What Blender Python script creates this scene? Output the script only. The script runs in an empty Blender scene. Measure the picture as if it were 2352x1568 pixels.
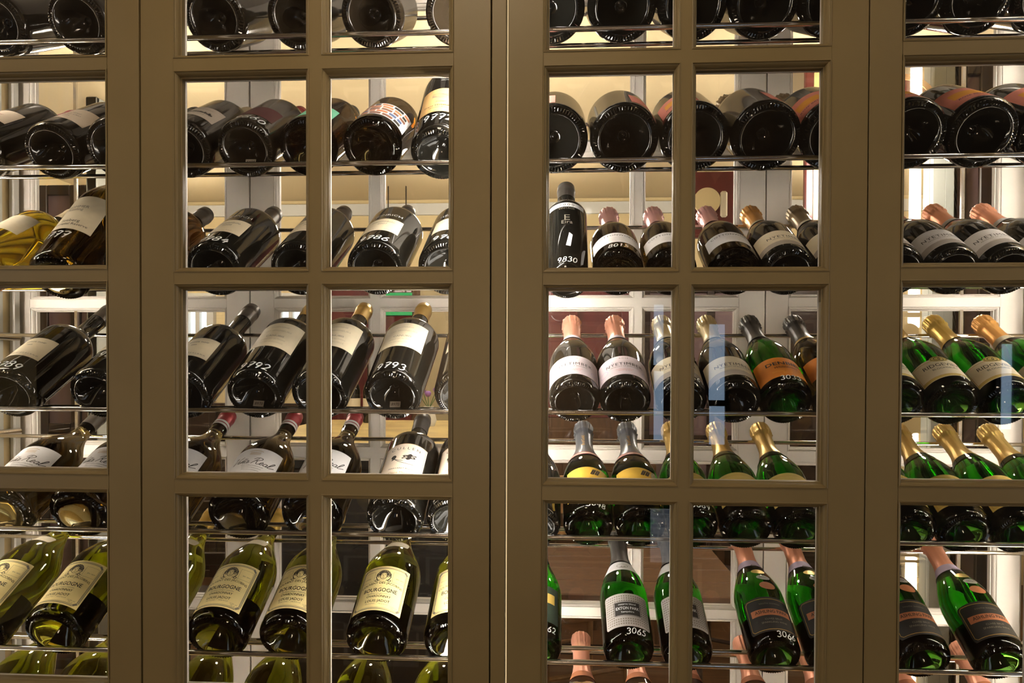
import bpy, bmesh, math, random
from mathutils import Vector, Matrix

random.seed(7)
SC = bpy.context.scene
COL = SC.collection
PI = math.pi

# ------------------------------------------------------------------ camera
F_PX, CX, CY = 1700.0, 1176.0, 866.0          # focal length and principal point in pixels of 2352x1568
EYE = Vector((0.0, 0.0, 1.5))
cam_data = bpy.data.cameras.new('camera')
cam_data.sensor_width = 36.0
cam_data.lens = F_PX * 36.0 / 2352.0
cam_data.shift_y = (CY - 784.0) / 2352.0
cam_data.clip_start = 0.01
cam = bpy.data.objects.new('camera', cam_data)
COL.objects.link(cam)
CAM_ROT = (Matrix.Rotation(math.radians(3.3), 3, 'Z') @ Matrix.Rotation(math.radians(90 - 0.8), 3, 'X')
           @ Matrix.Rotation(math.radians(0.18), 3, 'Z'))
cam.matrix_world = Matrix.Translation(EYE) @ CAM_ROT.to_4x4()
SC.camera = cam

# ------------------------------------------------------------------ world, exposure
world = bpy.data.worlds.new('world')
SC.world = world
world.use_nodes = True
world.node_tree.nodes['Background'].inputs[0].default_value = (0.55, 0.68, 0.85, 1)
world.node_tree.nodes['Background'].inputs[1].default_value = 0.6
SC.view_settings.view_transform = 'Standard'
SC.view_settings.look = 'None'
SC.view_settings.gamma = 1.0
SC.view_settings.use_curve_mapping = False
SC.view_settings.exposure = 0.0
SC.cycles.caustics_reflective = False
SC.cycles.caustics_refractive = False
SC.cycles.sample_clamp_indirect = 6.0
SC.cycles.use_light_tree = False
SC.cycles.max_bounces = 8
SC.cycles.diffuse_bounces = 2
SC.cycles.glossy_bounces = 4
SC.cycles.transmission_bounces = 5
SC.cycles.adaptive_threshold = 0.06
SC.cycles.transparent_max_bounces = 12
LED_POWER = 84.0          # cabinet light strips
FRONT_FILL = 40.0          # unseen fill lamps added on the viewer's side
REAR_FILL = 60.0          # hidden globe lamps added to brighten the room behind
FLOOR_FILL = 26.0         # unseen lamp added behind the viewer as frontal fill
DAYLIGHT = 3.0


def P(px, py, Y):
    """The point at depth Y that the photograph shows at pixel (px, py)."""
    d = CAM_ROT @ Vector(((px - CX) / F_PX, -(py - CY) / F_PX, -1.0))
    return EYE + d * (Y / d.y)


def PX(px, Y, py=784):
    return P(px, py, Y).x


def PZ(py, Y, px=1273):
    return P(px, py, Y).z


# ------------------------------------------------------------------ materials
MATS = {}


def srgb(r, g, b):
    return tuple((c / 255 / 12.92 if c / 255 <= 0.04045 else ((c / 255 + 0.055) / 1.055) ** 2.4) for c in (r, g, b)) + (1,)


def mat(name, color, rough=0.5, metal=0.0, trans=0.0, ior=1.45, noise=0.0, nscale=40.0, emit=None, estr=0.0, coat=0.0, spec=0.5,
        bump=0.0, rnoise=0.0, stretch=None):
    m = bpy.data.materials.new(name)
    m.use_nodes = True
    nt = m.node_tree
    b = nt.nodes['Principled BSDF']
    b.inputs['Base Color'].default_value = color
    b.inputs['Roughness'].default_value = rough
    b.inputs['Metallic'].default_value = metal
    b.inputs['Transmission Weight'].default_value = trans
    b.inputs['IOR'].default_value = ior
    b.inputs['Coat Weight'].default_value = coat
    b.inputs['Specular IOR Level'].default_value = spec
    if emit:
        b.inputs['Emission Color'].default_value = emit
        b.inputs['Emission Strength'].default_value = estr
    if noise or bump or rnoise:
        tc = nt.nodes.new('ShaderNodeTexCoord')
        nz = nt.nodes.new('ShaderNodeTexNoise')
        nz.inputs['Scale'].default_value = nscale
        nz.inputs['Detail'].default_value = 5
        if stretch:
            mp = nt.nodes.new('ShaderNodeMapping')
            mp.inputs['Scale'].default_value = stretch
            nt.links.new(tc.outputs['Object'], mp.inputs['Vector'])
            nt.links.new(mp.outputs['Vector'], nz.inputs['Vector'])
        else:
            nt.links.new(tc.outputs['Object'], nz.inputs['Vector'])
        if noise:
            rp = nt.nodes.new('ShaderNodeValToRGB')
            rp.color_ramp.elements[0].position = 0.3
            rp.color_ramp.elements[1].position = 0.7
            rp.color_ramp.elements[0].color = tuple(c * (1 - noise) for c in color[:3]) + (1,)
            rp.color_ramp.elements[1].color = tuple(min(1, c * (1 + noise)) for c in color[:3]) + (1,)
            nt.links.new(nz.outputs['Fac'], rp.inputs['Fac'])
            nt.links.new(rp.outputs['Color'], b.inputs['Base Color'])
        if rnoise:
            mr = nt.nodes.new('ShaderNodeMapRange')
            mr.inputs['To Min'].default_value = max(0.0, rough - rnoise)
            mr.inputs['To Max'].default_value = rough + rnoise
            nt.links.new(nz.outputs['Fac'], mr.inputs['Value'])
            nt.links.new(mr.outputs['Result'], b.inputs['Roughness'])
        if bump:
            bp = nt.nodes.new('ShaderNodeBump')
            bp.inputs['Strength'].default_value = bump
            bp.inputs['Distance'].default_value = 0.002
            nt.links.new(nz.outputs['Fac'], bp.inputs['Height'])
            nt.links.new(bp.outputs['Normal'], b.inputs['Normal'])
    MATS[name] = m
    return m


def pane_material(name, tint=(1, 1, 1, 1), f0=0.045):
    m = bpy.data.materials.new(name)
    m.use_nodes = True
    nt = m.node_tree
    for n in list(nt.nodes):
        if n.type != 'OUTPUT_MATERIAL':
            nt.nodes.remove(n)
    out = nt.nodes['Material Output']
    tr = nt.nodes.new('ShaderNodeBsdfTransparent')
    tr.inputs[0].default_value = tint
    gl = nt.nodes.new('ShaderNodeBsdfGlossy')
    gl.inputs['Roughness'].default_value = 0.0
    lw = nt.nodes.new('ShaderNodeLayerWeight')
    lw.inputs['Blend'].default_value = 0.5
    pw = nt.nodes.new('ShaderNodeMath'); pw.operation = 'POWER'; pw.inputs[1].default_value = 4.0
    ad = nt.nodes.new('ShaderNodeMath'); ad.operation = 'MULTIPLY_ADD'
    ad.inputs[1].default_value = 0.9; ad.inputs[2].default_value = f0
    mx = nt.nodes.new('ShaderNodeMixShader')
    nt.links.new(lw.outputs['Facing'], pw.inputs[0])
    nt.links.new(pw.outputs[0], ad.inputs[0])
    nt.links.new(ad.outputs[0], mx.inputs[0])
    nt.links.new(tr.outputs[0], mx.inputs[1])
    nt.links.new(gl.outputs[0], mx.inputs[2])
    nt.links.new(mx.outputs[0], out.inputs[0])
    MATS[name] = m
    return m


def lamp_material(name, color, strength):
    return mat(name, (0.8, 0.8, 0.8, 1), emit=color, estr=strength)


mat('paint', (0.198, 0.138, 0.054, 1), 0.45, noise=0.06, nscale=6, bump=0.05, rnoise=0.08)
mat('paint_inside', (0.74, 0.68, 0.60, 1), 0.45, noise=0.04, nscale=6)
pane_material('pane_glass')
mat('chrome', (0.84, 0.82, 0.80, 1), 0.14, 1.0, rnoise=0.05, nscale=60)
lamp_material('led', (1.0, 0.93, 0.82, 1), LED_POWER)
lamp_material('led_side', (1.0, 0.93, 0.82, 1), LED_POWER * 0.78)
mat('slit_glow', (0.05, 0.04, 0.03, 1), 0.8, emit=(1.0, 0.74, 0.40, 1), estr=0.85)
# bottle glass
mat('glass_black', (0.006, 0.006, 0.005, 1), 0.05, rnoise=0.04, nscale=25)
mat('glass_brown', (0.018, 0.013, 0.008, 1), 0.09, rnoise=0.06, nscale=25)


def glass(name, through, d=0.06, rough=0.015, ior=1.40):
    """Filled bottle: clear surface, the colour comes from absorption inside; 'through' is what a path of d metres lets pass."""
    m = mat(name, (1, 1, 1, 1), rough, trans=1.0, ior=ior)
    nt = m.node_tree
    va = nt.nodes.new('ShaderNodeVolumeAbsorption')
    sig = [-math.log(max(t, 1e-4)) / d for t in through]
    dens = max(sig) * 1.02
    va.inputs['Color'].default_value = tuple(1 - q / dens for q in sig) + (1,)
    va.inputs['Density'].default_value = dens
    nt.links.new(va.outputs[0], nt.nodes['Material Output'].inputs['Volume'])
    return m


glass('glass_dark', (0.14, 0.10, 0.025))
glass('glass_green', (0.016, 0.27, 0.002))
glass('glass_olive', (0.34, 0.36, 0.004))
glass('glass_yellow', (0.80, 0.66, 0.10))
glass('glass_amber', (0.20, 0.11, 0.008))
glass('glass_rose', (0.88, 0.58, 0.36))
# foils
mat('foil_black', (0.035, 0.033, 0.033, 1), 0.38, 0.3, noise=0.2)
mat('foil_brown', (0.075, 0.065, 0.055, 1), 0.4, 0.3, noise=0.2)
mat('foil_gold', (0.62, 0.43, 0.14, 1), 0.34, 0.75)
mat('foil_palegold', (0.62, 0.52, 0.30, 1), 0.36, 0.7)
mat('foil_yellow', (0.72, 0.50, 0.12, 1), 0.36, 0.6)
mat('foil_pink', (0.85, 0.46, 0.46, 1), 0.36, 0.45)
mat('foil_coral', (0.86, 0.40, 0.27, 1), 0.36, 0.5)
mat('foil_copper', (0.80, 0.36, 0.22, 1), 0.38, 0.55)
mat('foil_orange', (0.82, 0.42, 0.12, 1), 0.36, 0.55)
mat('foil_bronze', (0.26, 0.19, 0.11, 1), 0.36, 0.6)
mat('foil_navy', (0.10, 0.11, 0.13, 1), 0.32, 0.6)
mat('foil_red', (0.30, 0.02, 0.035, 1), 0.35, 0.3)
mat('foil_cream', (0.72, 0.60, 0.40, 1), 0.45, 0.2)
# paper and ink
for n_, c_ in dict(cream=(226, 214, 186), white=(228, 226, 226), warmwhite=(236, 220, 200), tan=(206, 168, 112),
                   buff=(236, 216, 150), grey=(150, 148, 148), silver=(176, 170, 166), pinkwhite=(232, 218, 224), pink=(222, 142, 128),
                   orange=(216, 130, 40), yellow=(206, 166, 60), mint=(120, 196, 160), maroon=(70, 34, 36), black=(22, 20, 20),
                   copper=(190, 118, 78), darkgreen=(30, 48, 34), lilac=(206, 190, 220), gold=(212, 176, 84), goldlabel=(196, 172, 96),
                   dustygrey=(176, 166, 154), red=(168, 34, 40), blue=(70, 90, 130), brick=(120, 78, 60), orangelite=(226, 160, 60)).items():
    mat('paper_' + n_, srgb(*c_), 0.62, noise=0.04, nscale=90)
mat('ink_black', srgb(36, 32, 30), 0.6)
mat('ink_grey', srgb(120, 112, 100), 0.6)
mat('ink_faint', srgb(184, 172, 148), 0.6)
mat('ink_white', srgb(236, 238, 240), 0.55)
mat('ink_gold', srgb(190, 150, 80), 0.4, 0.4)
mat('ink_chalk', srgb(232, 236, 238), 0.7)
# rooms
mat('wall_cream', srgb(236, 214, 164), 0.8, noise=0.03, nscale=2)
mat('ceiling_cream', srgb(238, 216, 172), 0.85, noise=0.03, nscale=1.5)
mat('wall_taupe', srgb(104, 86, 66), 0.8, noise=0.05, nscale=3)
mat('floor_oak', srgb(84, 58, 36), 0.45, noise=0.25, nscale=5, stretch=(1, 12, 1))
mat('wood_dark', srgb(40, 26, 20), 0.4, noise=0.3, nscale=8, stretch=(1, 1, 8))
mat('wood_brown', srgb(84, 58, 36), 0.45, noise=0.25, nscale=8, stretch=(6, 6, 1))
mat('wood_light', srgb(176, 136, 92), 0.45, noise=0.15, nscale=8, stretch=(6, 6, 1))
mat('burgundy', srgb(86, 26, 28), 0.35, noise=0.15, nscale=12, coat=0.2)
mat('mauve', srgb(112, 92, 96), 0.5, noise=0.08, nscale=3)
mat('slate', srgb(20, 18, 18), 0.5, noise=0.3, nscale=10)
mat('reflection_grey', srgb(186, 190, 184), 0.6)
mat('white_paint', srgb(228, 226, 218), 0.5)
mat('door_beige', srgb(168, 152, 116), 0.5, noise=0.05, nscale=4)
mat('marble', srgb(240, 206, 140), 0.3, noise=0.28, nscale=6)
mat('green_sign', srgb(10, 130, 70), 0.4, emit=srgb(10, 150, 80), estr=0.5)
mat('leaf', srgb(60, 96, 40), 0.5)
mat('petal', srgb(130, 90, 160), 0.5)
lamp_material('fill_front', (1.0, 0.82, 0.60, 1), FRONT_FILL)
lamp_material('fill_shade', (1.0, 0.80, 0.56, 1), FLOOR_FILL)
lamp_material('fill_rear', (1.0, 0.90, 0.74, 1), REAR_FILL)
lamp_material('daylight', (0.50, 0.72, 1.0, 1), DAYLIGHT)
lamp_material('daylight_side', (0.80, 0.90, 1.0, 1), 2.2)
lamp_material('daylight_dim', (0.55, 0.68, 0.85, 1), 0.9)
_nt = MATS['daylight_dim'].node_tree
_bk = _nt.nodes.new('ShaderNodeTexBrick')
_tc = _nt.nodes.new('ShaderNodeTexCoord')
_mp = _nt.nodes.new('ShaderNodeMapping')
_mp.inputs['Rotation'].default_value = (PI / 2, 0, 0)
_bk.inputs['Scale'].default_value = 9.0
_bk.inputs['Color1'].default_value = (0.30, 0.36, 0.46, 1)
_bk.inputs['Color2'].default_value = (0.55, 0.62, 0.75, 1)
_bk.inputs['Mortar'].default_value = (0.85, 0.95, 1.0, 1)
_nt.links.new(_tc.outputs['Object'], _mp.inputs['Vector'])
_nt.links.new(_mp.outputs['Vector'], _bk.inputs['Vector'])
_nt.links.new(_bk.outputs['Color'], _nt.nodes['Principled BSDF'].inputs['Emission Color'])
lamp_material('daylight_pale', (0.80, 0.92, 1.0, 1), 1.6)


# ------------------------------------------------------------------ mesh helpers
def link(o, parent=None):
    COL.objects.link(o)
    if parent is not None:
        o.parent = parent
    return o


def mesh(name, verts, faces, material, smooth=False):
    me = bpy.data.meshes.new(name)
    me.from_pydata([tuple(v) for v in verts], [], faces)
    me.update()
    if material:
        me.materials.append(MATS[material])
    if smooth:
        me.polygons.foreach_set('use_smooth', [True] * len(me.polygons))
    return me


def put(name, me, parent=None):
    return link(bpy.data.objects.new(name, me), parent)


def empty(name, loc=(0, 0, 0), parent=None):
    o = bpy.data.objects.new(name, None)
    o.empty_display_size = 0.05
    o.location = loc
    return link(o, parent)


def tag(o, label=None, cat=None, group=None, kind=None):
    if label:
        o['label'] = label
    if cat:
        o['category'] = cat
    if group:
        o['group'] = group
    if kind:
        o['kind'] = kind
    return o


class MB:
    def __init__(self):
        self.v, self.f = [], []

    def add(self, verts, faces):
        n = len(self.v)
        self.v += [tuple(p) for p in verts]
        self.f += [tuple(i + n for i in f) for f in faces]
        return self

    def box(self, x0, x1, y0, y1, z0, z1, c=0.0):
        if c <= 0:
            v = [(x, y, z) for x in (x0, x1) for y in (y0, y1) for z in (z0, z1)]
            return self.add(v, [(0, 1, 3, 2), (4, 6, 7, 5), (0, 4, 5, 1), (2, 3, 7, 6), (0, 2, 6, 4), (1, 5, 7, 3)])
        bm = bmesh.new()
        vs = [bm.verts.new((x, y, z)) for x in (x0, x1) for y in (y0, y1) for z in (z0, z1)]
        for f in [(0, 1, 3, 2), (4, 6, 7, 5), (0, 4, 5, 1), (2, 3, 7, 6), (0, 2, 6, 4), (1, 5, 7, 3)]:
            bm.faces.new([vs[i] for i in f])
        bmesh.ops.bevel(bm, geom=bm.edges[:], offset=c, segments=1, profile=0.5, affect='EDGES')
        bm.verts.index_update()
        self.add([v.co[:] for v in bm.verts], [[v.index for v in f.verts] for f in bm.faces])
        bm.free()
        return self

    def tube(self, a, b, r, n=12, r2=None):
        a, b = Vector(a), Vector(b)
        d = (b - a).normalized()
        u = d.orthogonal().normalized()
        w = d.cross(u)
        r2 = r if r2 is None else r2
        vs = []
        for p, rr in ((a, r), (b, r2)):
            for i in range(n):
                t = 2 * PI * i / n
                vs.append(p + (u * math.cos(t) + w * math.sin(t)) * rr)
        fs = [(i, (i + 1) % n, n + (i + 1) % n, n + i) for i in range(n)]
        fs += [tuple(range(n))[::-1], tuple(range(n, 2 * n))]
        return self.add(vs, fs)

    def lathe(self, prof, n=32, o=(0, 0, 0)):
        vs, fs = [], []
        for r, z in prof:
            for i in range(n):
                t = 2 * PI * i / n
                vs.append((o[0] + r * math.cos(t), o[1] + r * math.sin(t), o[2] + z))
        for k in range(len(prof) - 1):
            for i in range(n):
                j = (i + 1) % n
                fs.append((k * n + i, k * n + j, (k + 1) * n + j, (k + 1) * n + i))
        return self.add(vs, fs)

    def build(self, name, material, parent=None, smooth=False):
        return put(name, mesh(name, self.v, self.f, material, smooth), parent)


def box(name, material, x0, x1, y0, y1, z0, z1, parent=None, c=0.0):
    return MB().box(x0, x1, y0, y1, z0, z1, c).build(name, material, parent)


def smooth_by_angle(o, deg=40):
    me = o.data
    bm = bmesh.new(); bm.from_mesh(me)
    for e in bm.edges:
        if len(e.link_faces) == 2 and e.calc_face_angle(0) > math.radians(deg):
            e.smooth = False
    for f in bm.faces:
        f.smooth = True
    bm.to_mesh(me); bm.free()
    return o


# ------------------------------------------------------------------ cabinet layout (metres, from the photograph)
YF, YG, YB = 1.18, 1.198, 1.665       # face of the front doors, their glass, face of the rear doors
Z_TOP, Z_BOT = 2.42, 0.46
X2L, X2R = PX(325, YF), PX(1125, YF)            # second door
XPL, XPR = PX(1128, YF), PX(1161, YF)         # centre post
X3L, X3R = PX(1165.5, YF), PX(1989, YF)           # third door


def zrow(a, b):
    return (PZ(b, YF), PZ(a, YF))


ROWS_2 = [zrow(-352, 115), zrow(145, 621), zrow(648, 1110), zrow(1142, 1618), zrow(1646, 2110)]
pitch = ROWS_2[1][1] - ROWS_2[2][1]
P2 = [(PX(400, YF), PX(710, YF)), (PX(738, YF), PX(1040, YF))]
P3 = [(PX(1246, YF), PX(1560, YF)), (PX(1585, YF), PX(1904, YF))]
w1 = P2[0][1] - P2[0][0]
x1r = PX(248, YF)
P1 = [(x1r - 2 * w1 - 0.02, x1r - w1 - 0.02), (x1r - w1, x1r)]
X1L, X1R = P1[0][0] - (X2L - x1r), PX(322, YF) - 0.001
x4l = PX(2067, YF)
w4 = P3[0][1] - P3[0][0]
P4 = [(x4l, x4l + w4), (x4l + w4 + 0.02, x4l + 2 * w4 + 0.02)]
X4L, X4R = PX(1992, YF), P4[1][1] + (x4l - PX(1989, YF))
XSL, XSR = X1L + 0.012, X4R - 0.012           # inner faces of the side panels

BEAD = [(0.0, 0.0), (0.0, -0.0012), (0.0016, -0.0016), (0.0026, -0.0004), (0.003, 0.0012), (0.0050, 0.0018), (0.0076, 0.0040),
        (0.0094, 0.0076), (0.0100, 0.0106), (0.0118, 0.0110), (0.0124, 0.0122), (0.0124, 0.0215)]


def bead(name, x0, x1, z0, z1, y, material, parent):
    vs, fs = [], []
    for w, d in BEAD:
        w *= 0.72
        vs += [(x0 + w, y + d, z0 + w), (x1 - w, y + d, z0 + w), (x1 - w, y + d, z1 - w), (x0 + w, y + d, z1 - w)]
    for k in range(len(BEAD) - 1):
        for i in range(4):
            j = (i + 1) % 4
            fs.append((k * 4 + i, k * 4 + j, (k + 1) * 4 + j, (k + 1) * 4 + i))
    return put(name, mesh(name, vs, fs, material), parent)


def inner_stop(x0, x1, z0, z1, y, parent):
    """Slim bead that holds the glass on the inside of the door."""
    vs, fs = [], []
    prof = [(0.0, 0.0222), (0.0086, 0.0222), (0.0094, 0.0240), (0.0080, 0.0300), (0.0, 0.0338)]
    for w, d in prof:
        vs += [(x0 + w, y + d, z0 + w), (x1 - w, y + d, z0 + w), (x1 - w, y + d, z1 - w), (x0 + w, y + d, z1 - w)]
    for k in range(len(prof) - 1):
        fs += [(k * 4 + i, k * 4 + (i + 1) % 4, (k + 1) * 4 + (i + 1) % 4, (k + 1) * 4 + i) for i in range(4)]
    return put('inner_stop', mesh('inner_stop', vs, fs, 'paint_inside'), parent)


def build_door(parent, x0, x1, panes, rows, y, dz, material, label, thick=0.034, inner=False):
    d = empty('door', (0, 0, 0), parent)
    d['label'] = label
    rows = [(a + dz, b + dz) for a, b in rows]
    y1 = y + thick
    box('stile', material, x0, panes[0][0], y, y1, Z_BOT, Z_TOP, d, 0.0008)
    box('stile', material, panes[-1][1], x1, y, y1, Z_BOT, Z_TOP, d, 0.0008)
    xa, xb = panes[0][0], panes[-1][1]
    edges = [Z_TOP] + [v for r in rows for v in (r[1], r[0])] + [Z_BOT]
    for k in range(0, len(edges), 2):
        box('rail', material, xa, xb, y, y1, edges[k + 1], edges[k], d)
    for z0, z1 in rows:
        for a, b in zip(panes[:-1], panes[1:]):
            box('muntin', material, a[1], b[0], y, y1, z0, z1, d)
        for px0, px1 in panes:
            bead('glazing_bead', px0, px1, z0, z1, y, material, d)
            if inner:
                inner_stop(px0, px1, z0, z1, y, d)
            g = 0.004
            box('glass_pane', 'pane_glass', px0 + g, px1 - g, y + 0.018, y + 0.0215, z0 + g, z1 - g, d)
    return d


cab = empty('wine_cabinet', ((XSL + XSR) / 2, YF, 0.0))
tag(cab, 'taupe painted wine cabinet with tall glazed doors on both sides', 'wine cabinet')
CAB_INV = Matrix.Translation((-(XSL + XSR) / 2, -YF, 0.0))


def under_cab(o):
    o.matrix_parent_inverse = CAB_INV
    return o


def cab_box(name, material, *a, c=0.0):
    return under_cab(box(name, material, *a, parent=cab, c=c))


for a in ((X1L, X1R, P1, ROWS_2, YF, 0.005, 'paint', 'glazed front door cut off by the edge at the left'),
          (X2L, X2R, P2, ROWS_2, YF, 0.0, 'paint', 'glazed front door left of the centre post'),
          (X3L, X3R, P3, ROWS_2, YF, -0.003, 'paint', 'glazed front door beside the glowing slit'),
          (X4L, X4R, P4, ROWS_2, YF, 0.002, 'paint', 'glazed front door cut off by the edge at the right')):
    under_cab(build_door(cab, *a, inner=True))
SH = -0.02
for x0, x1, pn in ((X1L, X1R, P1), (X2L, X2R, P2), (X3L, X3R, P3), (X4L, X4R, P4)):
    under_cab(build_door(cab, x0 + SH, x1 + SH, [(a + SH, b + SH) for a, b in pn], ROWS_2, YB, 0.0, 'paint_inside', 'glazed rear door seen through the bottles'))
# carcass: sides with raised mouldings, top, floor, posts, light strips
cab_box('side_panel', 'wall_cream', XSL - 0.03, XSL, YF + 0.036, YB - 0.001, Z_BOT, Z_TOP)
cab_box('side_panel', 'wall_cream', XSR, XSR + 0.03, YF + 0.036, YB - 0.001, Z_BOT, Z_TOP)
for k in range(3):
    yy = YB - 0.035 - 0.05 * k
    cab_box('side_moulding', 'white_paint', XSL, XSL + 0.012 - 0.002 * k, yy, yy + 0.022, Z_BOT, Z_TOP, c=0.003)
    cab_box('side_moulding', 'white_paint', XSR - 0.012 + 0.002 * k, XSR, yy, yy + 0.022, Z_BOT, Z_TOP, c=0.003)
cab_box('cabinet_top', 'paint_inside', XSL - 0.04, XSR + 0.04, YF + 0.002, YB + 0.03, Z_TOP + 0.002, Z_TOP + 0.05)
cab_box('cabinet_base', 'paint', XSL - 0.04, XSR + 0.04, YF + 0.002, YB + 0.03, 0.0, Z_BOT - 0.002)
cab_box('centre_post', 'paint', XPL, XPR, YF + 0.0005, YF + 0.03, Z_BOT, Z_TOP, c=0.0008)
cab_box('centre_post', 'paint_inside', -0.115, -0.065, YB + 0.003, YB + 0.03, Z_BOT, Z_TOP)
for xg in (X2L - 0.002, X3R + 0.001, XPL - 0.012):
    cab_box('divider_or_block', 'paint', xg - 0.02, xg + 0.02, YF + 0.036, YF + 0.043, Z_BOT, Z_TOP)  # the one by the centre post is an added plate blocking strip light
for px_, w_ in ((168, 0.0035), (2214, 0.0035)):
    xc = PX(px_, YB)
    cab_box('pane_strip', 'chrome', xc - w_, xc + w_, YB + 0.010, YB + 0.016, Z_BOT + 0.08, Z_TOP - 0.08)  # thin chrome upright across each outer rear pane
for x0, x1, y0, y1 in ((XPL - 0.036, XPL + 0.006, YF + 0.045, YF + 0.052), (XSL + 0.004, XSL + 0.03, YF + 0.042, YF + 0.05), (XSR - 0.03, XSR - 0.004, YF + 0.042, YF + 0.05)):
    cab_box('light_strip', 'led' if x1 - x0 > 0.03 else 'led_side', x0, x1, y0, y1, Z_BOT + 0.02, Z_TOP - 0.02)
cab_box('glow_strip', 'slit_glow', XPR - 0.012, X3L + 0.012, YF + 0.046, YF + 0.052, Z_BOT + 0.02, Z_TOP - 0.02)  # added glowing strip that gives the door slit its cream shine

# ------------------------------------------------------------------ racks
Y_RAIL, Y_SUP, Y_BACK, H_BACK = 1.285, 1.35, 1.535, 0.143
RAIL_PX = [68, 369, 652, 946, 1233, 1519, 1806]
ROW_NAMES = ['top', 'second', 'third', 'fourth', 'fifth', 'sixth', 'bottom']
RZ = [PZ(p, Y_RAIL) for p in RAIL_PX]
XA, XB = XSL + 0.016, XSR - 0.016
for i, z in enumerate(RZ):
    r = empty('bottle_rack', (0, Y_RAIL, z))
    tag(r, f'chrome rail rack carrying the {ROW_NAMES[i]} row of bottles', 'rack', 'chrome bottle racks')
    def rod(name, a, b, rad):
        o = MB().tube(a, b, rad, 16).build(name, 'chrome', r)
        smooth_by_angle(o, 60)
    rod('front_rail', (XA, 0, 0), (XB, 0, 0), 0.0048)
    rod('support_rail', (XA, Y_SUP - Y_RAIL, 0), (XB, Y_SUP - Y_RAIL, 0), 0.004)
    rod('back_rail', (XA, Y_BACK - Y_RAIL, H_BACK), (XB, Y_BACK - Y_RAIL, H_BACK), 0.0042)
    for x in (XA, XB):
        rod('end_bar', (x, 0, 0), (x, Y_SUP - Y_RAIL, 0), 0.006)
        rod('end_bar', (x, Y_SUP - Y_RAIL, 0), (x, Y_BACK - Y_RAIL, H_BACK), 0.006)
        rod('end_bar', (x, Y_BACK - Y_RAIL, H_BACK), (x, 0.352, H_BACK), 0.009)

# ------------------------------------------------------------------ bottle shapes
SHAPES = dict(
    champ=dict(R=0.0442, base=1.0, s1=0.118, s2=0.235, rn=0.0155, L=0.305, p=1.05),
    champmag=dict(R=0.0585, base=1.0, s1=0.150, s2=0.275, rn=0.018, L=0.352, p=1.0),
    bordmag=dict(R=0.0525, base=0.98, s1=0.190, s2=0.250, rn=0.0165, L=0.330, p=1.35),
    bordtaper=dict(R=0.0545, base=0.93, s1=0.198, s2=0.252, rn=0.0170, L=0.366, p=1.5),
    bordlong=dict(R=0.0525, base=0.98, s1=0.172, s2=0.240, rn=0.0170, L=0.362, p=1.3),
    burgmag=dict(R=0.0550, base=1.0, s1=0.150, s2=0.275, rn=0.0165, L=0.345, p=1.0),
    slopemag=dict(R=0.0550, base=1.0, s1=0.140, s2=0.262, rn=0.0160, L=0.340, p=1.05),
    tallmag=dict(R=0.0520, base=1.0, s1=0.190, s2=0.320, rn=0.0165, L=0.395, p=1.0),
    port=dict(R=0.0385, base=0.97, s1=0.182, s2=0.222, rn=0.0165, L=0.286, p=1.5),
)


def radius(sh, s):
    S = SHAPES[sh]
    R = S['R'] * (S['base'] + (1 - S['base']) * min(1, max(0, s / S['s1'])))
    if s <= S['s1']:
        return R
    if s >= S['s2']:
        return S['rn']
    t = (s - S['s1']) / (S['s2'] - S['s1'])
    return S['rn'] + (S['R'] - S['rn']) * 0.5 * (1 + math.cos(PI * t ** S['p']))


NSEG = 128
GLASS_CACHE = {}


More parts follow.
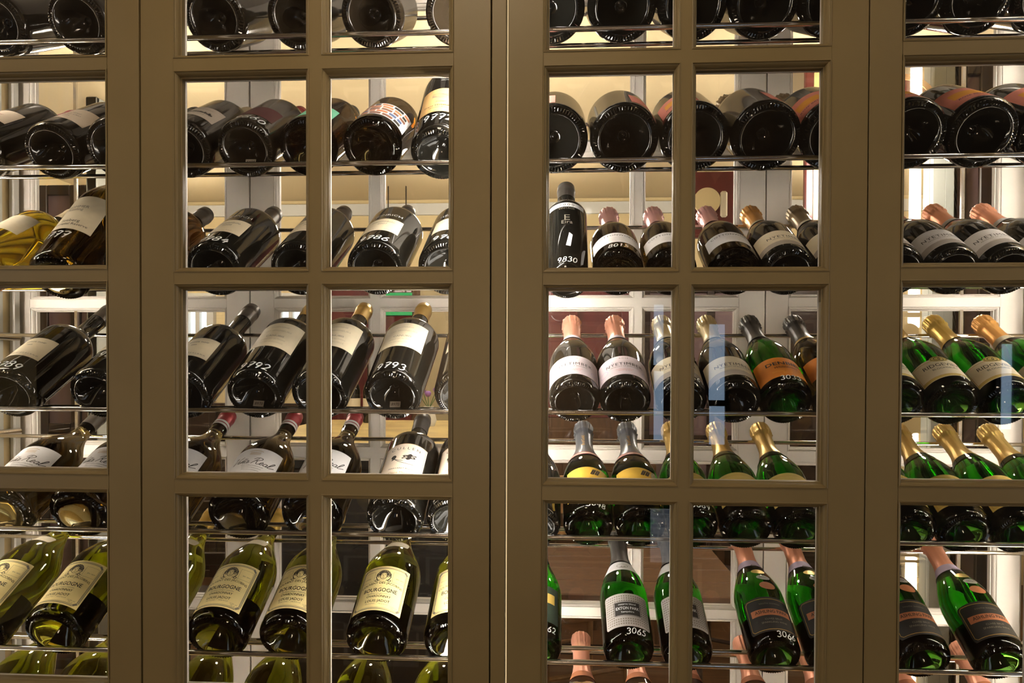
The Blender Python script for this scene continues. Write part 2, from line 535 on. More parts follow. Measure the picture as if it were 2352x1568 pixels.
def glass_mesh(sh, material):
    key = (sh, material)
    if key in GLASS_CACHE:
        return GLASS_CACHE[key]
    S = SHAPES[sh]
    R0 = S['R'] * S['base']
    ph = 0.70 * R0
    prof = [(ph * 0.90, 0.0), (ph * 0.90, 0.05), (ph * 0.98, 0.09), (ph * 0.98, 0.14), (ph * 0.90, 0.22), (ph * 0.72, 0.38), (ph * 0.45, 0.53),
            (ph * 0.22, 0.635), (ph * 0.06, 0.695)]
    prof = [(s, r * R0) for s, r in prof]
    k0 = len(prof)
    prof += [(0.0004, 0.725 * R0), (-0.0006, 0.745 * R0), (-0.0002, 0.765 * R0)]
    k0 = len(prof)
    knurl = [(0.0018, 0.785 * R0), (0.0006, 0.825 * R0), (0.0012, 0.915 * R0), (0.0036, 0.93 * R0)]
    prof += knurl
    prof += [(0.0058, 0.962 * R0), (0.0088, 0.986 * R0), (0.014, radius(sh, 0.014)), (0.02, radius(sh, 0.02))]
    n = 4
    prof += [(0.02 + (S['s1'] - 0.02) * i / n, radius(sh, 0.02 + (S['s1'] - 0.02) * i / n)) for i in range(1, n + 1)]
    n = 18
    prof += [(S['s1'] + (S['s2'] - S['s1']) * i / n, radius(sh, S['s1'] + (S['s2'] - S['s1']) * i / n)) for i in range(1, n + 1)]
    L, rn = S['L'], S['rn']
    prof += [(L - 0.022, rn * 0.98), (L - 0.020, rn * 1.04), (L - 0.012, rn * 1.04), (L - 0.010, rn * 0.97), (L - 0.002, rn * 0.95), (L - 0.001, rn * 0.85), (L - 0.001, 0.0005)]
    vs, fs, sm = [], [], []
    for k, (s, r) in enumerate(prof):
        r = max(r, 0.0003)
        for i in range(NSEG):
            ss = s
            t = 2 * PI * i / NSEG
            if k0 + 1 <= k <= k0 + 2 and i % 2:
                ss = s + 0.0018 * R0 / 0.05
            vs.append((r * math.cos(t), r * math.sin(t), ss))
    for k in range(len(prof) - 1):
        for i in range(NSEG):
            j = (i + 1) % NSEG
            fs.append((k * NSEG + i, k * NSEG + j, (k + 1) * NSEG + j, (k + 1) * NSEG + i))
            sm.append(not (k0 <= k <= k0 + 2))
    fs.append(tuple(range(NSEG))[::-1]); sm.append(True)
    m0 = (len(prof) - 1) * NSEG
    fs.append(tuple(range(m0, m0 + NSEG))); sm.append(True)
    me = mesh('bottle_glass', vs, fs, material)
    me.polygons.foreach_set('use_smooth', sm)
    GLASS_CACHE[key] = me
    return me


SHIFT = [0.0]


def surf(sh, s, x, off):
    """Point on the bottle at height s, x metres to the right of the label's middle."""
    s += SHIFT[0]
    r = radius(sh, s)
    t = x / r
    r += off
    return (-r * math.sin(t), r * math.cos(t), s)


def patch(sh, s0, s1, x0, x1, off, material, name='front_label', nx=28, ns=4, round_=0.0, top_bow=0.0):
    """A paper label from height s0 to s1; x in metres along the glass. round_: corner radius; top_bow: arched top edge."""
    vs, fs = [], []
    for j in range(nx + 1):
        u = j / nx
        x = x0 + (x1 - x0) * u
        e = min(x - x0, x1 - x)
        cut = round_ - math.sqrt(max(0.0, round_ ** 2 - (round_ - e) ** 2)) if e < round_ else 0.0
        b = top_bow * (1 - (2 * u - 1) ** 2)
        for i in range(ns + 1):
            a, c = s0 + cut, s1 - cut + b
            vs.append(surf(sh, a + (c - a) * i / ns, x, off))
    for j in range(nx):
        for i in range(ns):
            q = j * (ns + 1) + i
            fs.append((q, q + ns + 1, q + ns + 2, q + 1))
    return (name, mesh(name, vs, fs, material, True))


def oval(sh, sc, xc, rs, rx, off, material, name='medallion', n=28):
    vs = [surf(sh, sc, xc, off)]
    for k in (0.5, 1.0):
        vs += [surf(sh, sc + rs * k * math.sin(2 * PI * i / n), xc + rx * k * math.cos(2 * PI * i / n), off) for i in range(n)]
    fs = [(0, 1 + i, 1 + (i + 1) % n) for i in range(n)] + [(1 + i, 1 + n + i, 1 + n + (i + 1) % n, 1 + (i + 1) % n) for i in range(n)]
    return (name, mesh(name, vs, fs, material, True))


def ribbon_pts(pts, w):
    out_v, out_f = [], []
    n = len(pts)
    for i, (x, y) in enumerate(pts):
        a = pts[max(0, i - 1)]
        b = pts[min(n - 1, i + 1)]
        dx, dy = b[0] - a[0], b[1] - a[1]
        l = math.hypot(dx, dy) or 1
        nx, ny = -dy / l * w / 2, dx / l * w / 2
        out_v += [(x + nx, y + ny), (x - nx, y - ny)]
    for i in range(n - 1):
        out_f.append((2 * i, 2 * i + 1, 2 * i + 3, 2 * i + 2))
    return out_v, out_f


TEXT_CACHE = {}


def text_flat(body, shear=0.0, spacing=1.0, bold=0.0):
    if 'M' in body or 'W' in body:
        bold = 0.0
    key = (body, shear, spacing, bold)
    if key not in TEXT_CACHE:
        c = bpy.data.curves.new('lettering', 'FONT')
        c.body = body
        c.size = 1.0
        c.align_x = 'CENTER'
        c.shear = shear
        c.space_character = spacing
        c.offset = bold
        c.resolution_u = 2
        o = bpy.data.objects.new('lettering', c)
        COL.objects.link(o)
        dg = bpy.context.evaluated_depsgraph_get()
        me = o.evaluated_get(dg).to_mesh()
        TEXT_CACHE[key] = ([(v.co.x, v.co.y) for v in me.vertices], [tuple(p.vertices) for p in me.polygons])
        o.evaluated_get(dg).to_mesh_clear()
        bpy.data.objects.remove(o)
        bpy.data.curves.remove(c)
    return TEXT_CACHE[key]


class Ink:
    """Flat print in label coordinates (x to the right, s towards the neck), wrapped on the bottle."""
    def __init__(self):
        self.v, self.f = [], []

    def add(self, v, f):
        n = len(self.v)
        self.v += v
        self.f += [tuple(i + n for i in q) for q in f]
        return self

    def text(self, body, s, width, x=0.0, shear=0.0, spacing=1.0, bold=0.0, arch=0.0, rot=0.0, height=None):
        v, f = text_flat(body, shear, spacing, bold)
        if not v:
            return self
        xs = [p[0] for p in v]
        k = width / (max(xs) - min(xs))
        kh = (height / 0.7) if height else k
        out = []
        half = width / 2
        for px, py in v:
            X, Y = px * k, py * kh
            Y += arch * (1 - (X / half) ** 2) if arch else 0
            if rot:
                X, Y = X * math.cos(rot) - Y * math.sin(rot), X * math.sin(rot) + Y * math.cos(rot)
            out.append((x + X, s + Y))
        return self.add(out, f)

    def line(self, pts, w):
        v, f = ribbon_pts(pts, w)
        return self.add(v, f)

    def frame(self, x0, x1, s0, s1, w, c=0.0):
        pts = [(x0 + c, s0), (x1 - c, s0), (x1, s0 + c), (x1, s1 - c), (x1 - c, s1), (x0 + c, s1), (x0, s1 - c), (x0, s0 + c), (x0 + c, s0)] if c else \
              [(x0, s0), (x1, s0), (x1, s1), (x0, s1), (x0, s0)]
        for a, b in zip(pts[:-1], pts[1:]):
            n = 12
            self.line([(a[0] + (b[0] - a[0]) * i / n, a[1] + (b[1] - a[1]) * i / n) for i in range(n + 1)], w)
        return self

    def poly(self, pts):
        n = len(pts)
        c = (sum(p[0] for p in pts) / n, sum(p[1] for p in pts) / n)
        return self.add([c] + list(pts), [(0, 1 + i, 1 + (i + 1) % n) for i in range(n)])

    def rect(self, x0, x1, s0, s1, n=16):
        v = [(x0 + (x1 - x0) * i / n, s) for i in range(n + 1) for s in (s0, s1)]
        return self.add(v, [(2 * i, 2 * i + 2, 2 * i + 3, 2 * i + 1) for i in range(n)])

    def ring(self, x, s, rx, rs, w, a0=0.0, a1=2 * PI, n=20):
        return self.line([(x + rx * math.cos(a0 + (a1 - a0) * i / n), s + rs * math.sin(a0 + (a1 - a0) * i / n)) for i in range(n + 1)], w)

    def done(self, sh, material, name='lettering', off=0.0007):
        return (name, mesh(name, [surf(sh, s, x, off) for x, s in self.v], self.f, material, True))


def arc(cx, cy, rx, ry, a0, a1, n=10):
    return [(cx + rx * math.cos(math.radians(a0 + (a1 - a0) * i / n)), cy + ry * math.sin(math.radians(a0 + (a1 - a0) * i / n))) for i in range(n + 1)]


DIGITS = {
    '0': [arc(.3, .5, .26, .46, 80, 440, 18)],
    '1': [[(.22, .78), (.36, .98), (.30, .0)]],
    '2': [arc(.28, .72, .24, .26, 170, -30, 10) + [(.3, .25), (.04, .03), (.3, .08), (.6, .02)]],
    '3': [arc(.26, .74, .22, .24, 160, -80, 10) + arc(.28, .25, .26, .26, 85, -150, 12)],
    '4': [[(.36, .98), (.04, .42), (.58, .46)], [(.46, .72), (.38, .0)]],
    '5': [[(.56, .96), (.20, .94), (.14, .56)] + arc(.26, .32, .28, .30, 110, -150, 12)],
    '6': [[(.48, .98), (.22, .68)] + arc(.29, .27, .24, .27, 150, 500, 16)],
    '7': [[(.04, .88), (.30, .98), (.58, .92), (.26, .0)], [(.16, .48), (.54, .54)]],
    '8': [arc(.31, .75, .20, .23, 250, -70, 12) + arc(.29, .26, .25, .26, 70, -290, 14)],
    '9': [arc(.28, .70, .22, .26, 10, 350, 14) + [(.50, .86), (.46, .4), (.30, .0)]],
}


def handwriting(sh, txt, s, height, x=0.0):
    ink = Ink()
    adv = height * 0.72
    x0 = x - adv * len(txt) / 2
    rnd = random.Random(txt)
    for i, ch in enumerate(txt):
        dy = rnd.uniform(-.08, .08) * height
        for pts in DIGITS[ch]:
            q = []
            for a, b in zip(pts[:-1], pts[1:]):
                q += [a, ((a[0] + b[0]) / 2, (a[1] + b[1]) / 2)]
            q.append(pts[-1])
            ink.line([(x0 + adv * i + (p[0] + 0.18 * p[1]) * height * 0.95, s + dy + p[1] * height) for p in q], height * 0.13)
    return ink.done(sh, 'ink_chalk', 'handwritten_number', 0.0009)


def lathe_part(name, prof, material, n=40, crinkle=None):
    vs, fs = [], []
    for k, (s, r) in enumerate(prof):
        for i in range(n):
            t = 2 * PI * i / n
            rr = r
            if crinkle:
                rr *= 1 + crinkle[k] * (1.2 * abs(math.sin(6.5 * t + 0.15 * k)) + 0.5 * math.sin(21 * t + 0.4 * k) - 0.6)
            vs.append((rr * math.cos(t), rr * math.sin(t), s))
    for k in range(len(prof) - 1):
        for i in range(n):
            j = (i + 1) % n
            fs.append((k * n + i, k * n + j, (k + 1) * n + j, (k + 1) * n + i))
    m0 = (len(prof) - 1) * n
    fs.append(tuple(range(m0, m0 + n)))
    return (name, mesh(name, vs, fs, material, True))


def cap_still(sh, material, length=0.062):
    S = SHAPES[sh]
    L, rn = S['L'], S['rn']
    o = 0.0006
    return lathe_part('capsule', [(L - length, radius(sh, L - length) + o), (L - 0.026, rn * 0.99 + o), (L - 0.022, rn * 1.0 + o), (L - 0.020, rn * 1.06 + o), (L - 0.012, rn * 1.06 + o),
                                  (L - 0.010, rn * 1.0 + o), (L - 0.002, rn * 0.99 + o), (L + 0.0002, rn * 0.9), (L + 0.0004, rn * 0.3)], material)


def cap_champ(sh, material, low=None):
    S = SHAPES[sh]
    L, k = S['L'], S['rn'] / 0.0155
    low = low or S['s2'] - 0.030
    pr, cr = [], []
    top = L - 0.044 * k
    for i in range(6):
        s = low + (top - low) * i / 5
        pr.append((s, max(radius(sh, s), 0.0158 * k) + 0.0010)); cr.append(0.008)
    pr += [(L - 0.036 * k, 0.0174 * k), (L - 0.032 * k, 0.0202 * k), (L - 0.027 * k, 0.0178 * k), (L - 0.018 * k, 0.0192 * k), (L - 0.008 * k, 0.0188 * k),
           (L - 0.002 * k, 0.0168 * k), (L + 0.001 * k, 0.0125 * k), (L + 0.002 * k, 0.004)]
    cr += [0.04, 0.05, 0.07, 0.09, 0.09, 0.06, 0.02, 0.0]
    return lathe_part('capsule', pr, material, 78, cr)


def collar(sh, s0, s1, material, name='neck_label', off=0.0012, n=6):
    return lathe_part(name, [(s0 + (s1 - s0) * i / n, radius(sh, s0 + (s1 - s0) * i / n) + off) for i in range(n + 1)], material)[0], \
        open_lathe(name, [(s0 + (s1 - s0) * i / n, radius(sh, s0 + (s1 - s0) * i / n) + off) for i in range(n + 1)], material)


def open_lathe(name, prof, material, n=48):
    vs, fs = [], []
    for s, r in prof:
        vs += [(r * math.cos(2 * PI * i / n), r * math.sin(2 * PI * i / n), s) for i in range(n)]
    for k in range(len(prof) - 1):
        fs += [(k * n + i, k * n + (i + 1) % n, (k + 1) * n + (i + 1) % n, (k + 1) * n + i) for i in range(n)]
    return mesh(name, vs, fs, material, True)


def punt_tag(sh, txt):
    """Little price sticker inside the hollow of the base."""
    R0 = SHAPES[sh]['R'] * SHAPES[sh]['base']
    w, h, zc, d = 0.0095, 0.0055, 0.70 * R0 * 0.53, -0.49 * R0
    m = Matrix.Translation((0, d, zc - 0.0035)) @ Matrix.Rotation(math.radians(48), 4, 'X')
    vs = [m @ Vector(p) for p in ((-w, -h, 0), (w, -h, 0), (w, h, 0), (-w, h, 0))]
    tagm = ('price_tag', mesh('price_tag', vs, [(0, 3, 2, 1)], 'paper_dustygrey'))
    v, f = text_flat(txt, 0.2)
    xs = [p[0] for p in v]
    k = 0.0145 / (max(xs) - min(xs))
    vs = [m @ Vector((-p[0] * k, p[1] * k - 0.0025, -0.0005)) for p in v]
    return [tagm + ([('lettering', mesh('lettering', vs, [q[::-1] for q in f], 'ink_black'))],)]


# ------------------------------------------------------------------ bottle designs: list of (name, mesh[, sub-parts])
DESIGNS = {}


def design(key, sh, glass, parts, desc):
    DESIGNS[key] = dict(sh=sh, glass=glass, parts=parts, desc=desc)


def with_print(label, *prints):
    return label + (list(prints),)


def d_pinot():
    sh = 'bordlong'
    ink = Ink().text('pinot noir', 0.150, 0.036, 0.002).text('2005', 0.139, 0.011, -0.004)
    ink2 = Ink().text('NEW ZEALAND', 0.108, 0.05, 0.004, spacing=1.5)
    return sh, [with_print(patch(sh, 0.100, 0.168, -0.036, 0.036, 0.0004, 'paper_cream'), ink.done(sh, 'ink_black'), ink2.done(sh, 'ink_grey'))]


def d_heinrich(body, yr):
    sh = 'bordmag'
    ink = Ink().text(body, 0.104, 0.042, 0.0, 0.15).text(yr, 0.092, 0.018, 0.0, 0.1)
    ink2 = Ink().text('BURGENLAND', 0.067, 0.04, spacing=1.3)
    top = Ink().text('HEINRICH', 0.141, 0.058, bold=-0.004).done(sh, 'ink_white', 'glass_lettering')
    return sh, [with_print(patch(sh, 0.060, 0.124, -0.036, 0.036, 0.0004, 'paper_cream'), ink.done(sh, 'ink_grey'), ink2.done(sh, 'ink_faint')), top, cap_still(sh, 'foil_brown', 0.058)]


def d_nubis():
    sh = 'bordtaper'
    ink = Ink().text('CANUBIS', 0.129, 0.034)
    f = Ink().text('DOMAINE', 0.164, 0.034).text('LES SEIGNEURS', 0.150, 0.05).text('grand vin de france', 0.118, 0.046).text('MIS EN BOUTEILLE', 0.106, 0.044)
    return sh, [with_print(patch(sh, 0.092, 0.184, -0.045, 0.045, 0.0004, 'paper_cream'), ink.done(sh, 'ink_grey'), f.done(sh, 'ink_faint')), cap_still(sh, 'foil_gold', 0.062)]


def d_real(cap):
    sh = 'slopemag'
    ink = Ink()
    SCRIPT = [[(-.05, .85), (.05, .98), (.14, .9), (.22, .05), (.3, .0), (.42, .45), (.58, 1.02)], [(.5, .2), (.62, .42), (.6, .1), (.68, .0), (.78, .15)], [(.66, .62), (.69, .65)],
              [(.78, .15), (.84, .42), (.82, 0)], [(.82, .0), (.9, .38), (.98, .42), (.97, .08), (1.03, .0), (1.1, .12)], [(.82, .60), (.89, .68), (.97, .61), (1.05, .69)],
              arc(1.2, .2, .12, .2, 45, 405, 10), [(1.32, .4), (1.3, .08), (1.37, 0), (1.47, .14)], [(1.78, .95), (1.72, .5), (1.64, 0)],
              [(1.5, .72), (1.66, 1.02), (1.98, 1.0), (2.05, .8), (1.9, .58), (1.73, .52)], [(1.85, .55), (1.98, .1), (2.1, 0), (2.22, .12)],
              [(2.2, .1), (2.36, .3), (2.36, .43), (2.27, .42), (2.22, .2), (2.3, 0), (2.42, .08), (2.5, .2)], arc(2.62, .2, .12, .2, 45, 405, 10),
              [(2.74, .4), (2.72, .08), (2.79, 0), (2.86, .1)], [(2.86, .1), (2.97, .6), (3.0, .95), (2.92, .98), (2.87, .5), (2.89, .08), (2.97, 0), (3.12, .15), (3.28, .32)]]
    for st in SCRIPT:
        pts = []
        for i in range(len(st) - 1):
            p0, p1, p2, p3 = st[max(0, i - 1)], st[i], st[i + 1], st[min(len(st) - 1, i + 2)]
            for q in range(4):
                t = q / 4
                pts.append(tuple(0.5 * (2 * p1[c] + (p2[c] - p0[c]) * t + (2 * p0[c] - 5 * p1[c] + 4 * p2[c] - p3[c]) * t * t + (3 * p1[c] - p0[c] - 3 * p2[c] + p3[c]) * t ** 3) for c in (0, 1)))
        pts.append(st[-1])
        ink.line([(0.004 + (x + 0.35 * y - 1.75) * 0.0245, 0.086 + y * 0.0185) for x, y in pts], 0.0014)
    for k in range(3):
        ink.text('Elaborado y embotellado', 0.079 - 0.006 * k, 0.040 - 0.004 * k, 0.006, 0.3)
    g = Ink()
    for k in range(4):
        g.line([(-0.010 + i * 0.002, 0.114 + 0.0022 * k) for i in range(11)], 0.0007)
    g.line([(-0.013 + i * 0.0026, 0.124 + 0.002 * math.sin(i / 10 * PI)) for i in range(11)], 0.001)
    parts = [with_print(patch(sh, 0.045, 0.134, -0.050, 0.050, 0.0004, 'paper_white'), ink.done(sh, 'ink_black'), g.done(sh, 'ink_gold'))]
    c = cap_still(sh, 'foil_red' if cap == 'red' else 'foil_brown', 0.058)
    if cap == 'red':
        L = SHAPES[sh]['L']
        subs = []
        for a, b in ((0.058, 0.052), (0.049, 0.043)):
            subs.append(('stripe', open_lathe('stripe', [(L - a, radius(sh, L - a) + 0.0011), (L - b, radius(sh, L - b) + 0.0011)], 'paper_white')))
        c = c + (subs,)
    return sh, parts + [c]


def d_cullen():
    sh = 'bordmag'
    lab = patch(sh, 0.034, 0.156, -0.042, 0.042, 0.0004, 'paper_warmwhite', top_bow=0.006)
    g = Ink()
    g.line([(-0.039 + 0.078 * i / 20, 0.155 + 0.006 * (1 - (2 * i / 20 - 1) ** 2)) for i in range(21)], 0.001)
    for sgn in (-1, 1):
        g.line([(sgn * 0.0392, 0.036 + 0.0118 * i) for i in range(11)], 0.001)
    ink = Ink().text('CULLEN', 0.140, 0.056, spacing=1.6, arch=0.003).text('MARGARET RIVER', 0.083, 0.046)
    ink.poly([(-0.019 + 0.0062 * math.cos(t) * 0.8, 0.120 + 0.0062 * math.sin(t)) for t in [2 * PI * i / 12 for i in range(12)]])
    ink.line([(-0.022, 0.111), (-0.016, 0.115)], 0.003)
    ink.line(arc(0.016, 0.125, 0.036, 0.026, 195, 280, 14), 0.0011)
    ink.line([(-0.018, 0.115), (-0.008, 0.109), (0.0, 0.108)], 0.0012)
    leaf = []
    for i in range(29):
        t = i / 28 * 2 * PI
        rr = 0.0095 * (1 + 0.22 * math.sin(6 * t))
        leaf.append((0.010 + rr * 1.3 * math.cos(t) - 0.2 * rr * math.sin(t), 0.120 + 0.75 * rr * math.sin(t) + 0.35 * rr * math.cos(t)))
    ink.poly(leaf[:-1])
    ink2 = Ink().text('Diana Merlot', 0.070, 0.040, bold=0.01)
    return sh, [with_print(lab, g.done(sh, 'ink_gold', 'border'), ink.done(sh, 'ink_black'), ink2.done(sh, 'ink_gold')), cap_still(sh, 'foil_black', 0.060)]


def d_bourgogne():
    sh = 'burgmag'
    lab = patch(sh, 0.042, 0.150, -0.048, 0.048, 0.0004, 'paper_buff')
    g = Ink()
    g.frame(-0.0435, 0.0435, 0.047, 0.145, 0.0042, 0.006)
    g2 = Ink()
    for i in range(26):
        for s in (0.047, 0.145):
            g2.ring(-0.036 + 0.072 * i / 25, s, 0.0011, 0.0011, 0.0007, n=8)
    for i in range(24):
        for x in (-0.0435, 0.0435):
            g2.ring(x, 0.054 + 0.083 * i / 23, 0.0011, 0.0011, 0.0007, n=8)
    ink = Ink().text('BOURGOGNE', 0.086, 0.062, bold=0.012, height=0.0088)
    ink.text('COUVENT DES JACOBINS', 0.099, 0.078, arch=0.006, bold=0.004, height=0.0052)
    ink.text('CHARDONNAY', 0.0725, 0.044, bold=0.01, height=0.0052).text('LOUIS JADOT', 0.0615, 0.044, bold=0.01, height=0.0056)
    f = Ink().text('Appellation d\'Origine Controlee', 0.0805, 0.044).text('BEAUNE - FRANCE', 0.056, 0.040, spacing=1.4)
    f.text('12.5% vol', 0.054, 0.013, 0.031).text('75 cl', 0.050, 0.008, 0.031).text('EN 1859', 0.120, 0.014, 0.031).text('MAISON', 0.120, 0.013, -0.031)
    f.frame(-0.040, -0.017, 0.112, 0.136, 0.0004).frame(0.017, 0.040, 0.112, 0.136, 0.0004)
    e = Ink()                                   # little head with curls and leaves
    e.ring(0, 0.1245, 0.0062, 0.0078, 0.0008)
    for k in range(11):
        t = math.radians(-20 + 22 * k)
        e.ring(0.0092 * math.cos(t), 0.128 + 0.0085 * math.sin(t), 0.0030, 0.0026, 0.0013, n=10)
    for sx in (-1, 1):
        e.line([(sx * 0.0042, 0.1275), (sx * 0.0016, 0.1278)], 0.0009)
        e.line([(sx * 0.0125, 0.131), (sx * 0.0135, 0.122), (sx * 0.010, 0.115), (sx * 0.006, 0.1135)], 0.0014)
        e.ring(sx * 0.012, 0.1135, 0.0026, 0.0022, 0.0012, n=10)
    e.line([(0, 0.127), (-0.001, 0.1235), (0.001, 0.123)], 0.0006).line([(-0.002, 0.1205), (0, 0.1198), (0.002, 0.1205)], 0.0008)
    return sh, [with_print(lab, g.done(sh, 'ink_grey', 'border'), g2.done(sh, 'paper_buff', 'border_dots', 0.0010), ink.done(sh, 'ink_black'), f.done(sh, 'ink_grey'), e.done(sh, 'ink_black', 'emblem')),
                patch(sh, 0.222, 0.246, -0.026, 0.026, 0.0006, 'paper_cream', 'neck_label', round_=0.004), cap_still(sh, 'foil_yellow', 0.062)]


def d_nyetimber(cap, paper, rose=False, col='paper_pinkwhite'):
    sh = 'champ'
    ink = Ink().text('NYETIMBER', 0.055, 0.068, spacing=1.15, height=0.0088)
    ink2 = Ink().text('PRODUCT OF ENGLAND', 0.049, 0.050, height=0.0032)
    f = Ink().text('traditional method', 0.040, 0.030).text('sparkling wine', 0.036, 0.024)
    lab = patch(sh, 0.024, 0.086, -0.058, 0.058, 0.0004, paper)
    subs = [ink.done(sh, 'ink_black'), ink2.done(sh, 'ink_grey'), f.done(sh, 'paper_pink' if rose else 'ink_faint')]
    if rose:
        subs.append(Ink().text('ROSE', 0.076, 0.016, spacing=1.4).done(sh, 'ink_grey'))
        o = Ink().ring(-0.026, 0.068, 0.006, 0.006, 0.0010).ring(0.038, 0.040, 0.005, 0.005, 0.0010).ring(-0.040, 0.044, 0.009, 0.008, 0.0012)
        subs.append(o.done(sh, 'paper_lilac', 'ornament'))
    else:
        subs.append(Ink().rect(-0.0575, 0.0575, 0.0245, 0.040).done(sh, 'paper_dustygrey' if paper == 'paper_cream' else 'paper_silver', 'band', 0.00055))
    parts = [with_print(lab, *subs), cap_champ(sh, cap, 0.212)]
    parts.append(('neck_label', open_lathe('neck_label', [(s, radius(sh, s) + 0.0010) for s in (0.192, 0.199, 0.206, 0.213)], col)))
    return sh, parts


def d_cotton():
    sh = 'champ'
    ink = Ink().text('COTTONWORTH', 0.066, 0.078, spacing=1.15, bold=0.002, height=0.0068)
    f = Ink().text('CLASSIC CUVEE', 0.054, 0.026).text('hampshire england', 0.047, 0.03)
    return sh, [with_print(patch(sh, 0.036, 0.080, -0.052, 0.052, 0.0004, 'paper_white'), ink.done(sh, 'ink_black'), f.done(sh, 'ink_faint')), cap_champ(sh, 'foil_pink', 0.205)]


def d_denbies():
    sh = 'champ'
    ink = Ink().text('DENBIES', 0.070, 0.064, bold=0.02, height=0.0095).text('Whitedowns', 0.059, 0.040, 0, 0.4)
    f = Ink().text('ENGLISH SPARKLING', 0.047, 0.05).text('BRUT', 0.041, 0.016)
    return sh, [with_print(patch(sh, 0.033, 0.094, -0.056, 0.056, 0.0004, 'paper_orange'), ink.done(sh, 'ink_black'), f.done(sh, 'paper_orangelite')), cap_champ(sh, 'foil_black', 0.200)]


def d_ridge():
    sh = 'champ'
    ink = Ink().text('RIDGEVIEW', 0.066, 0.066, bold=0.012, height=0.009).text('BLOOMSBURY', 0.057, 0.042, bold=0.006)
    fr = Ink().frame(-0.048, 0.048, 0.040, 0.084, 0.0009)
    b = Ink().rect(-0.0495, 0.0495, 0.034, 0.040).done(sh, 'paper_goldlabel', 'band', 0.0006)
    m = oval(sh, 0.088, 0.0, 0.0085, 0.015, 0.0008, 'paper_goldlabel', 'medallion')
    mi = Ink().ring(0, 0.088, 0.013, 0.007, 0.0008).ring(-0.003, 0.088, 0.005, 0.004, 0.0012).ring(0.003, 0.087, 0.004, 0.005, 0.001).done(sh, 'ink_black', 'emblem', 0.0012)
    return sh, [with_print(patch(sh, 0.033, 0.086, -0.050, 0.050, 0.0004, 'paper_cream', top_bow=0.004), ink.done(sh, 'ink_black'), fr.done(sh, 'ink_gold', 'border'), b),
                m + ([mi],), cap_champ(sh, 'foil_yellow', 0.196)]


def d_wiston():
    sh = 'champ'
    lab = patch(sh, 0.032, 0.112, -0.042, 0.042, 0.0004, 'paper_yellow', top_bow=0.003)
    fr = Ink().frame(-0.039, 0.039, 0.036, 0.110, 0.0008)
    pl = Ink().line([(0.010, 0.094), (0.012, 0.102), (0.016, 0.108)], 0.001)
    for k in range(5):
        for sx in (-1, 1):
            pl.ring(0.012 + 0.001 * k + sx * 0.004, 0.096 + 0.0026 * k, 0.003, 0.0012, 0.0016, n=8)
    c = cap_champ(sh, 'foil_navy', 0.178)
    t = Ink().text('Brut/Gold', 0.0, 0.034, rot=PI / 2)
    v = [(-x, s + 0.232) for x, s in t.v]
    t.v = [(x, s + 0.232) for x, s in t.v]
    c = c + ([t.done(sh, 'ink_gold', 'lettering', 0.0026)],)
    neck = ('neck_label', open_lathe('neck_label', [(s, radius(sh, s) + 0.0012) for s in (0.166, 0.171, 0.176, 0.180)], 'paper_warmwhite'))
    cross = Ink()
    cross.rect(-0.05, 0.05, 0.1665, 0.1695, 24)
    cross.rect(-0.05, 0.05, 0.1755, 0.1785, 24)
    neck = neck + ([cross.done(sh, 'paper_red', 'stripe', 0.0016)],)
    seal = oval(sh, 0.100, 0.034, 0.014, 0.009, 0.0011, 'paper_cream', 'seal')
    seal = seal + ([Ink().ring(0.034, 0.100, 0.0075, 0.012, 0.0006).ring(0.034, 0.100, 0.003, 0.006, 0.0008).done(sh, 'ink_grey', 'emblem', 0.0015)],)
    return sh, [with_print(lab, fr.done(sh, 'ink_gold', 'border'), pl.done(sh, 'ink_black', 'plant_print')), c, neck], seal


def d_goldcap():
    sh = 'champ'
    lab = patch(sh, 0.030, 0.100, -0.045, 0.045, 0.0004, 'paper_goldlabel', top_bow=0.004)
    ink = Ink().frame(-0.041, 0.041, 0.034, 0.096, 0.0009)
    neck = ('neck_label', open_lathe('neck_label', [(s, radius(sh, s) + 0.0010) for s in (0.178, 0.184, 0.190, 0.197)], 'glass_dark'))
    return sh, [with_print(lab, ink.done(sh, 'ink_gold', 'border')), cap_champ(sh, 'foil_gold', 0.194), neck]


def d_exton():
    sh = 'champ'
    lab = patch(sh, 0.037, 0.110, -0.043, 0.043, 0.0004, 'paper_silver', round_=0.003)
    dots = Ink()
    for r in range(13):
        for c in range(19):
            x, s = -0.038 + 0.076 * c / 18, 0.043 + 0.061 * r / 12
            if abs(x) < 0.024 and 0.058 < s < 0.092:
                continue
            dots.rect(x - 0.0011, x + 0.0011, s - 0.0012, s + 0.0012, 1)
    panel = Ink().poly([(-0.021, 0.061), (0.021, 0.061), (0.023, 0.064), (0.023, 0.087), (0.021, 0.090), (-0.021, 0.090), (-0.023, 0.087), (-0.023, 0.064)])
    panel = Ink()
    panel.rect(-0.0225, 0.0225, 0.061, 0.090, 12)
    fr = Ink().frame(-0.024, 0.024, 0.0595, 0.0915, 0.0007, 0.003)
    tx = Ink().text('EXTON PARK', 0.073, 0.041, bold=0.01, height=0.006).text('reserve blend', 0.083, 0.03).text('hampshire', 0.066, 0.022)
    neck = patch(sh, 0.176, 0.204, -0.052, 0.052, 0.0010, 'paper_white', 'neck_label', nx=40, top_bow=0.003)
    mono = Ink().text('AR', 0.183, 0.012, shear=0.3).ring(0, 0.190, 0.010, 0.007, 0.0008)
    neck = neck + ([mono.done(sh, 'ink_grey', 'monogram', 0.0016)],)
    return sh, [with_print(lab, dots.done(sh, 'ink_grey', 'pattern', 0.0006), panel.done(sh, 'ink_black', 'panel', 0.0007), fr.done(sh, 'ink_black', 'border', 0.0009), tx.done(sh, 'ink_white', 'lettering', 0.0011)),
                cap_champ(sh, 'foil_black', 0.200), neck]


